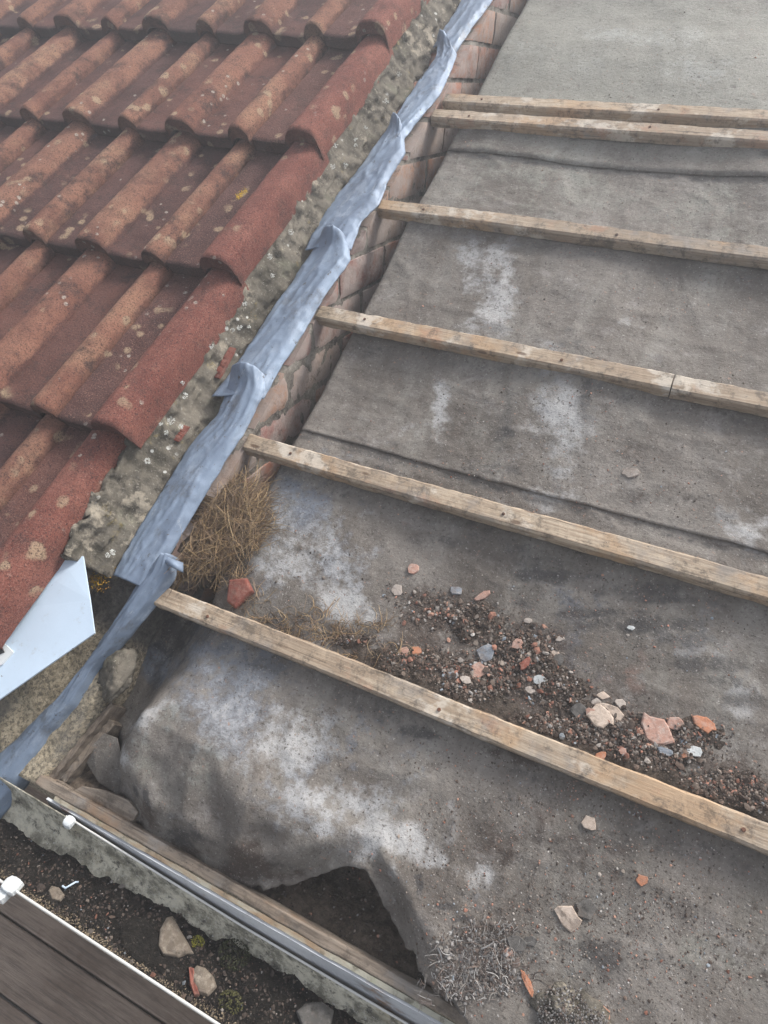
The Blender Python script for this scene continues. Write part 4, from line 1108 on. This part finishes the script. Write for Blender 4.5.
# stones in the gutter
def on_soil(px, py):
    z = zf(0) - .02
    for _ in range(3):
        d = T @ ray(px, py); c = T @ CAM + np.array([0, 0, Z0]); t = (z - c[2]) / d[2]; q = c + t * d; z = soil_z(q[0], q[1])
    return q
def gstone(px_pts, h, mat, label, cat, name):
    q = [on_soil(a, b) for a, b in px_pts]; c = np.mean(q, 0); V = []; n = len(q)
    rs = random.Random(len(px_pts) + int(px_pts[0][0]))
    for (k, hh) in ((.96, -.4), (1.02, .25), (.93, .85), (.72, 1.0)):
        for p in q:
            V.append((c[0] + (p[0] - c[0]) * k, c[1] + (p[1] - c[1]) * k, c[2] * .4 + p[2] * .6 + h * hh + h * .15 * rs.uniform(-1, 1)))
    V.append((c[0], c[1], c[2] + h * 1.12)); Fc = []
    for k in range(3):
        for i in range(n): a = k * n + i; b = k * n + (i + 1) % n; Fc.append((a, b, b + n, a + n))
    for i in range(n): Fc.append((3 * n + i, 3 * n + (i + 1) % n, 4 * n))
    Fc.append(tuple(range(n - 1, -1, -1)))
    o = mesh_obj(name, V, Fc, mat, world=True)
    md = o.modifiers.new('s', 'BEVEL'); md.width = .0012; md.segments = 2
    bm = bmesh.new(); bm.from_mesh(o.data); bmesh.ops.recalc_face_normals(bm, faces=bm.faces[:]); bm.to_mesh(o.data); bm.free()
    return tag(o, label, cat, 'stones lying in the gutter')
gstone([(158,947),(160,930),(167,918),(173,917),(180,930),(188,943),(194,954),(178,958),(163,956)], .007, CH['tan'], 'large pointed brown slate shard standing on the gutter soil', 'stone', 'stone_shard')
gstone([(192,972),(197,966),(206,969),(214,978),(217,988),(208,997),(199,994),(193,984)], .010, CH['tan'], 'blunt tan stone with a red side, right of the pointed shard', 'stone', 'stone')
gstone([(189,968),(194,969),(197,980),(200,996),(195,998),(190,985)], .008, CH['red'], 'thin red brown sliver against the left side of the blunt tan stone', 'stone', 'stone_sliver')
gstone([(48,892),(52,887),(60,889),(65,896),(61,902),(52,900)], .006, CH['tan'], 'small tan stone beside a white plastic curl in the gutter', 'stone', 'stone')
gstone([(120,945),(122,926),(134,917),(146,920),(158,934),(160,955),(176,968),(186,975),(180,981),(160,974),(138,964)], .005, M['soil'], 'flat dark slab of silt stone half sunk under the pointed shard', 'stone', 'silt_slab')
gstone([(296,1012),(306,1004),(322,1003),(334,1012),(330,1030),(304,1032)], .008, CH['dgrey'], 'grey brown stone at the bottom edge of the photo in the gutter', 'stone', 'stone')
q0 = [on_soil(*p) + np.array([0, 0, .003]) for p in [(63,887),(66,889),(71,886),(76,883),(79,883)]]
tag(tube('plastic_curl', q0, .0016, M['card'], None), 'tiny pale blue plastic curl lying on the gutter soil', 'plastic scrap')
# moss cushions
def moss(px, py, r, colr, label, n=420):
    q = on_soil(px, py); s = mpp(px, py, -.1) * r
    a = rng.uniform(0, math.tau, n); b = np.arccos(rng.uniform(0, 1, n))
    P = np.stack([q[0] + s * np.sin(b) * np.cos(a), q[1] + s * .8 * np.sin(b) * np.sin(a), q[2] + s * .5 * np.cos(b)], 1)
    C_ = np.array(colr)[None] * rng.uniform(.5, 1.4, (n, 1))
    o = crumbs('moss_cushion', P, rng.uniform(.0009, .0018, n), C_, M['crumb'], label, kind=None, world=True, flat=1.)
    o['category'] = 'moss'; o['group'] = 'moss cushions in the gutter'
moss(234, 955, 13, (.035, .04, .018), 'round dark green moss cushion in the gutter against the stained wall')
moss(197, 943, 6, (.20, .19, .03), 'little yellow green moss tuft right of the pointed shard', 260)
moss(230, 1004, 10, (.06, .06, .02), 'olive moss patch near the bottom of the gutter soil', 300)
# yellow lichen
def lichen(px_pts, pos, colr, label, n=260, sz=.0016):
    P = []
    for _ in range(n):
        k = rng.integers(len(px_pts)); a = px_pts[k]
        x = a[0] + rng.normal(0, a[2]); y = a[1] + rng.normal(0, a[2]); P.append(pos(x, y))
    C_ = np.array(colr)[None] * rng.uniform(.45, 1.25, (n, 1)); C_[:, 1] *= rng.uniform(.75, 1.05, n)
    o = crumbs('lichen_patch', P, rng.uniform(sz * .6, sz * 1.3, n), C_, M['crumb'], label, kind=None, flat=.5)
    o['category'] = 'lichen'; o['group'] = 'yellow lichen patches'
lichen([(88,562,4),(93,573,4),(100,577,4),(106,568,3),(90,568,5),(110,562,2)], lambda x, y: at(x, y + 6, .047), (.42, .27, .02), 'yellow lichen ring on the wall beside the corner of the white sheet', 520)
lichen([(241,194,1.6),(245,191,1.6),(238,197,1.2)], lambda x, y: at(x, y, .160), (.62, .45, .02), 'small bright yellow lichen spot on a roof tile', 150, .0013)
# white lichen discs along the verge mortar and on the tiles
WL = [(290,233,.7),(222-0,181,0)]
disc = [(170,421,4),(166,433,2.4),(180,427,2.5),(147,461,3),(160,424,2),(211,347,2.6),(232,330,2.4),(226,329,2.),(239,328,2.6),(248,327,2.),(244,304,2.6),(272,276,2.4),(269,257,3.),(290,233,3.2),(332,167,2.8),(335,146,2.4),(355,146,2.),(385,102,3),(398,75,2.8),(401,120,2),(345,165,2.2),(355,140,2),(365,128,2),(107,555,2.4),(112,552,3),(182,383,2.2),(176,366,2.4),(184,396,3)]
P = []; C_ = []; Sz = []
for (x, y, r) in disc:
    for _ in range(int(9 * r)):
        a = rng.uniform(0, math.tau); q = r * math.sqrt(rng.uniform(0, 1))
        p = at_verge(x + q * math.cos(a), y + q * math.sin(a), .003)
        P.append(p); C_.append(np.array((.55, .56, .53)) * rng.uniform(.8, 1.2)); Sz.append(.0017)
V_l = crumbs('white_lichen', P, Sz, C_, M['crumb'], 'white lichen spots dotted along the verge mortar'); V_l['category'] = 'lichen'
# ------------------------------------------------------------------ straw
def strands(name, paths, rad, cols, mat, label, cat, kind=None):
    V = []; Fc = []; C_ = []
    for path, r, c_ in zip(paths, rad, cols):
        b0 = len(V); n = len(path)
        for i, p in enumerate(path):
            d = path[min(i + 1, n - 1)] - path[max(i - 1, 0)]; d = d / (np.linalg.norm(d) + 1e-9)
            a = np.cross(d, [.3, .1, 1]); a /= np.linalg.norm(a) + 1e-9; b = np.cross(d, a)
            rr = r * (1 - .5 * (i / (n - 1)) ** 2)
            for q in range(3):
                t = q * math.tau / 3; V.append(p + rr * (math.cos(t) * a + math.sin(t) * b)); C_.append(c_)
        for i in range(n - 1):
            for q in range(3):
                s, e = b0 + i * 3 + q, b0 + i * 3 + (q + 1) % 3; Fc.append((s, e, e + 3, s + 3))
    o = mesh_obj(name, V, Fc, mat, col=np.array(C_)); tag(o, label, cat, kind=kind); return o
STR = np.array([(.36, .25, .13), (.30, .20, .11), (.22, .145, .085), (.42, .31, .18), (.16, .105, .07), (.26, .19, .13), (.12, .085, .06)])
def straw_cloud(regions, n, hmax, length, curl, lift=0.0, ground=False):
    out = []; wt = np.array([r[2] * r[3] for r in regions], float); wt /= wt.sum()
    for _ in range(n):
        x, y, rx, ry = regions[rng.choice(len(regions), p=wt)][:4]
        a = rng.uniform(0, math.tau); r = math.sqrt(rng.uniform(0, 1))
        px, py = x + rx * r * math.cos(a), y + ry * r * math.sin(a)
        base = at(px, py, 0); 
        h = hmax * math.sqrt(max(0, 1 - r * r)) * rng.uniform(.2, 1) + lift
        if ground:
            base = on_felt(px, py, 2); base[2] += h
        else: base = at(px, py, h)
        L_ = length * rng.uniform(.4, 1.3)
        # tangential, like a wound nest, with plenty of disorder
        th = a + math.pi / 2 + rng.normal(0, .75)
        pts = []; p = base.copy(); k = 7; cv = rng.normal(0, curl); dz = rng.normal(0, .25)
        for i in range(k):
            pts.append(p.copy()); th += cv / k + rng.normal(0, .12)
            p = p + L_ / k * np.array([math.cos(th), math.sin(th), dz + rng.normal(0, .12)])
            flo = .002 if not ground else fw(p[0], p[1]) + .0008
            if ground: p[2] = min(p[2], flo + hmax)
            p[2] = max(p[2], flo)
            if p[0] < -.068: p[0] = -.068 + rng.uniform(0, .004)
        out.append(np.array(pts))
    return out
N_ = 3000
ps = straw_cloud([(194,516,12,34),(200,508,12,34),(186,548,10,22),(222,518,40,42),(228,515,34,26),(205,550,30,28),(234,540,28,26)], N_, .046, .075, 1.6)
strands('straw_nest', ps, rng.uniform(.0002, .0007, N_), STR[rng.choice(7, N_)] * rng.uniform(.7, 1.2, (N_, 1)), M['straw'], 'clump of dry brown straw and roots tucked under the lead, an old nest', 'nest')
N_ = 620
ps = straw_cloud([(215,580,34,12),(290,617,44,6),(330,636,34,6),(252,600,14,8),(255,463,26,14),(380,655,40,5),(330,628,60,8)], N_, .010, .040, 2., ground=True)
strands('loose_straw', ps, rng.uniform(.0003, .0007, N_), STR[rng.choice(7, N_)] * rng.uniform(.6, 1.15, (N_, 1)), M['straw'], 'loose straw and roots along the lowest batten', 'straw', 'stuff')
N_ = 450
ps = straw_cloud([(478,955,44,38),(495,975,40,26),(450,985,34,24),(500,940,26,12)], N_, .006, .018, 1.4, ground=True)
GR = np.array([(.20, .185, .17), (.26, .245, .235), (.12, .10, .09), (.34, .33, .32), (.17, .13, .11)])
strands('dead_stalks', ps, np.exp(rng.normal(-7.7, .5, N_)), GR[rng.choice(5, N_)], M['straw'], 'grey litter of dead stalks on the felt above the eaves rail', 'plant litter', 'stuff')
P = lay(scatter([(478,958,44,36,1),(495,975,38,24,1),(452,985,32,20,1)], 1900)); P[:, 2] += rng.uniform(0, .0015, len(P))
crumbs('litter_flakes', P, np.exp(rng.normal(-6.6, .5, len(P))), GR[rng.choice(5, len(P))] * rng.uniform(.7, 1.2, (len(P), 1)), M['crumb'], 'flakes of grey plant litter above the eaves rail', flat=.3)
slab('felt_scrap', [(86,762,-.012),(92,745,0),(104,733,.004),(117,738,.002),(124,765,-.002),(130,792,-.008),(116,794,-.010),(98,782,-.012)], -.062, .002, M['felt'], 'smooth pale grey felt scrap folded in the dark eaves corner', 'felt scrap')
# the dark earth the nest sits in
tag(boulder('nest_core', at(214, 528, .004), (.055, .10, .026), M['earth'], seed=9, rot=-.25, sub=4, amp=.25), 'dark earthy core of the old nest beneath the straw', 'nest core')
# felt-like grey ball at the bottom edge
p = on_felt(573, 1018); s = mpp(573, 1018)
tag(boulder('moss_clod', p + np.array([0, 0, .006]), (s * 27, s * 20, .014), M['mortar'], seed=12, sub=4, amp=.4, fr=3.), 'grey crumbly clod of dried moss at the bottom edge beside an orange shard', 'clod')

P = []
for _ in range(1300):
    a = rng.uniform(0, math.tau); r = math.sqrt(rng.uniform(0, 1)); q = p + np.array([s * 27 * r * math.cos(a), s * 20 * r * math.sin(a), .006 + .014 * math.sqrt(max(0, 1 - r * r)) + rng.uniform(-.002, .003)]); P.append(q)
crumbs('clod_crumbs', P, rng.uniform(.0009, .0022, len(P)), GR[rng.choice(5, len(P))] * .8, M['crumb'], 'dry crumbs over the moss clod')
# ------------------------------------------------------------------ what lies below
o = None
V = [(-12, -12, 0), (12, -12, 0), (12, 12, 0), (-12, 12, 0)]
g_ = NT('ground_concrete'); c = g_.mix(g_.ramp(g_.noise(2, 8, .7, base=g_.pos), .35, .65), (.09, .085, .08), (.17, .16, .15))
o = mesh_obj('ground', V, [(0, 1, 2, 3)], g_.done(c, .9), world=True); tag(o, kind='structure')
deck = empty('timber_deck', (0, 0, 0), 'dark weathered timber deck seen below beyond the gutter', 'deck'); deck.location = (-.5, -.4, 0)
BZ = Z0 - .8
bw = .110
for i in range(-3, 9):
    y1 = -.3555 - bw * i
    V, Fc = box_grid((-3.2, y1 - bw + .004, BZ - .03), (2.4, y1, BZ), (40, 3, 2))
    for p in V: p[2] += .003 * mn.noise(Vector((p[0] * 3, p[1] * 9, i)))
    o = mesh_obj('deck_board', V, Fc, M['deck'], deck, world=True); bevel(o, .003)
# house wall below the eaves
V, Fc = box_grid((-3.2, -.10, 0), (2.4, .05, Z0 - .30), (2, 1, 2))
tag(mesh_obj('house_wall', V, Fc, M['pebble'], world=True), 'rendered house wall directly below the eaves', 'wall')

# haze: damp misty air over the roof
hz = bpy.data.materials.new('haze_air'); hz.use_nodes = True; hn = hz.node_tree; hn.nodes.clear()
ho = hn.nodes.new('ShaderNodeOutputMaterial'); hv = hn.nodes.new('ShaderNodeVolumePrincipled'); hn.links.new(hv.outputs[0], ho.inputs['Volume'])
hv.inputs['Color'].default_value = (.92, .95, 1, 1); hv.inputs['Density'].default_value = .045; hv.inputs['Anisotropy'].default_value = .3
V, Fc = box_grid((-12.5, -12.5, -1), (12.5, 12.5, 5.2), (1, 1, 1))
o = mesh_obj('haze', V, Fc, hz, world=True); tag(o, 'thin mist', 'haze', kind='stuff')
# ------------------------------------------------------------------ camera, light, sky
cam = bpy.data.cameras.new('camera'); co = bpy.data.objects.new('camera', cam); link(co)
R = T @ AX; m4 = Matrix([[*R[0], 0], [*R[1], 0], [*R[2], 0], [0, 0, 0, 1]]); m4.translation = Vector(W(CAM)[0].tolist())
co.matrix_world = m4
cam.sensor_fit = 'VERTICAL'; cam.sensor_height = 36; cam.sensor_width = 27; cam.lens = F / 1024 * 36; cam.clip_start = .02; cam.clip_end = 300
sc.camera = co
cam.dof.use_dof = False
#VIEW

SUN_EL, SUN_AZ = math.radians(50), math.radians(38)      # azimuth from +Y (up the slope) towards +X
w = bpy.data.worlds.new('World'); sc.world = w; w.use_nodes = True
nt = w.node_tree; nt.nodes.clear(); ou = nt.nodes.new('ShaderNodeOutputWorld'); bg = nt.nodes.new('ShaderNodeBackground'); sk = nt.nodes.new('ShaderNodeTexSky')
sk.sky_type = 'NISHITA'; sk.sun_disc = False; sk.sun_elevation = SUN_EL; sk.sun_rotation = SUN_AZ; sk.air_density = 1.0; sk.dust_density = 4.0; sk.ozone_density = 1.0
hs = nt.nodes.new('ShaderNodeHueSaturation'); hs.inputs['Saturation'].default_value = .35; nt.links.new(sk.outputs[0], hs.inputs['Color']); nt.links.new(hs.outputs[0], bg.inputs[0]); nt.links.new(bg.outputs[0], ou.inputs[0]); bg.inputs[1].default_value = .09
su = bpy.data.lights.new('sun', 'SUN'); su.energy = 1.5; su.angle = math.radians(15); su.color = (1, .95, .88); so = bpy.data.objects.new('sun', su); link(so)
d = Vector((math.sin(SUN_AZ) * math.cos(SUN_EL), math.cos(SUN_AZ) * math.cos(SUN_EL), math.sin(SUN_EL)))
so.rotation_euler = d.to_track_quat('Z', 'Y').to_euler(); so.location = (0, 0, 8)
sc.view_settings.view_transform = 'Standard'; sc.view_settings.look = 'None'; sc.view_settings.gamma = 1; sc.view_settings.exposure = 1.55
sc.render.resolution_x = 768; sc.render.resolution_y = 1024; sc.render.resolution_percentage = 100
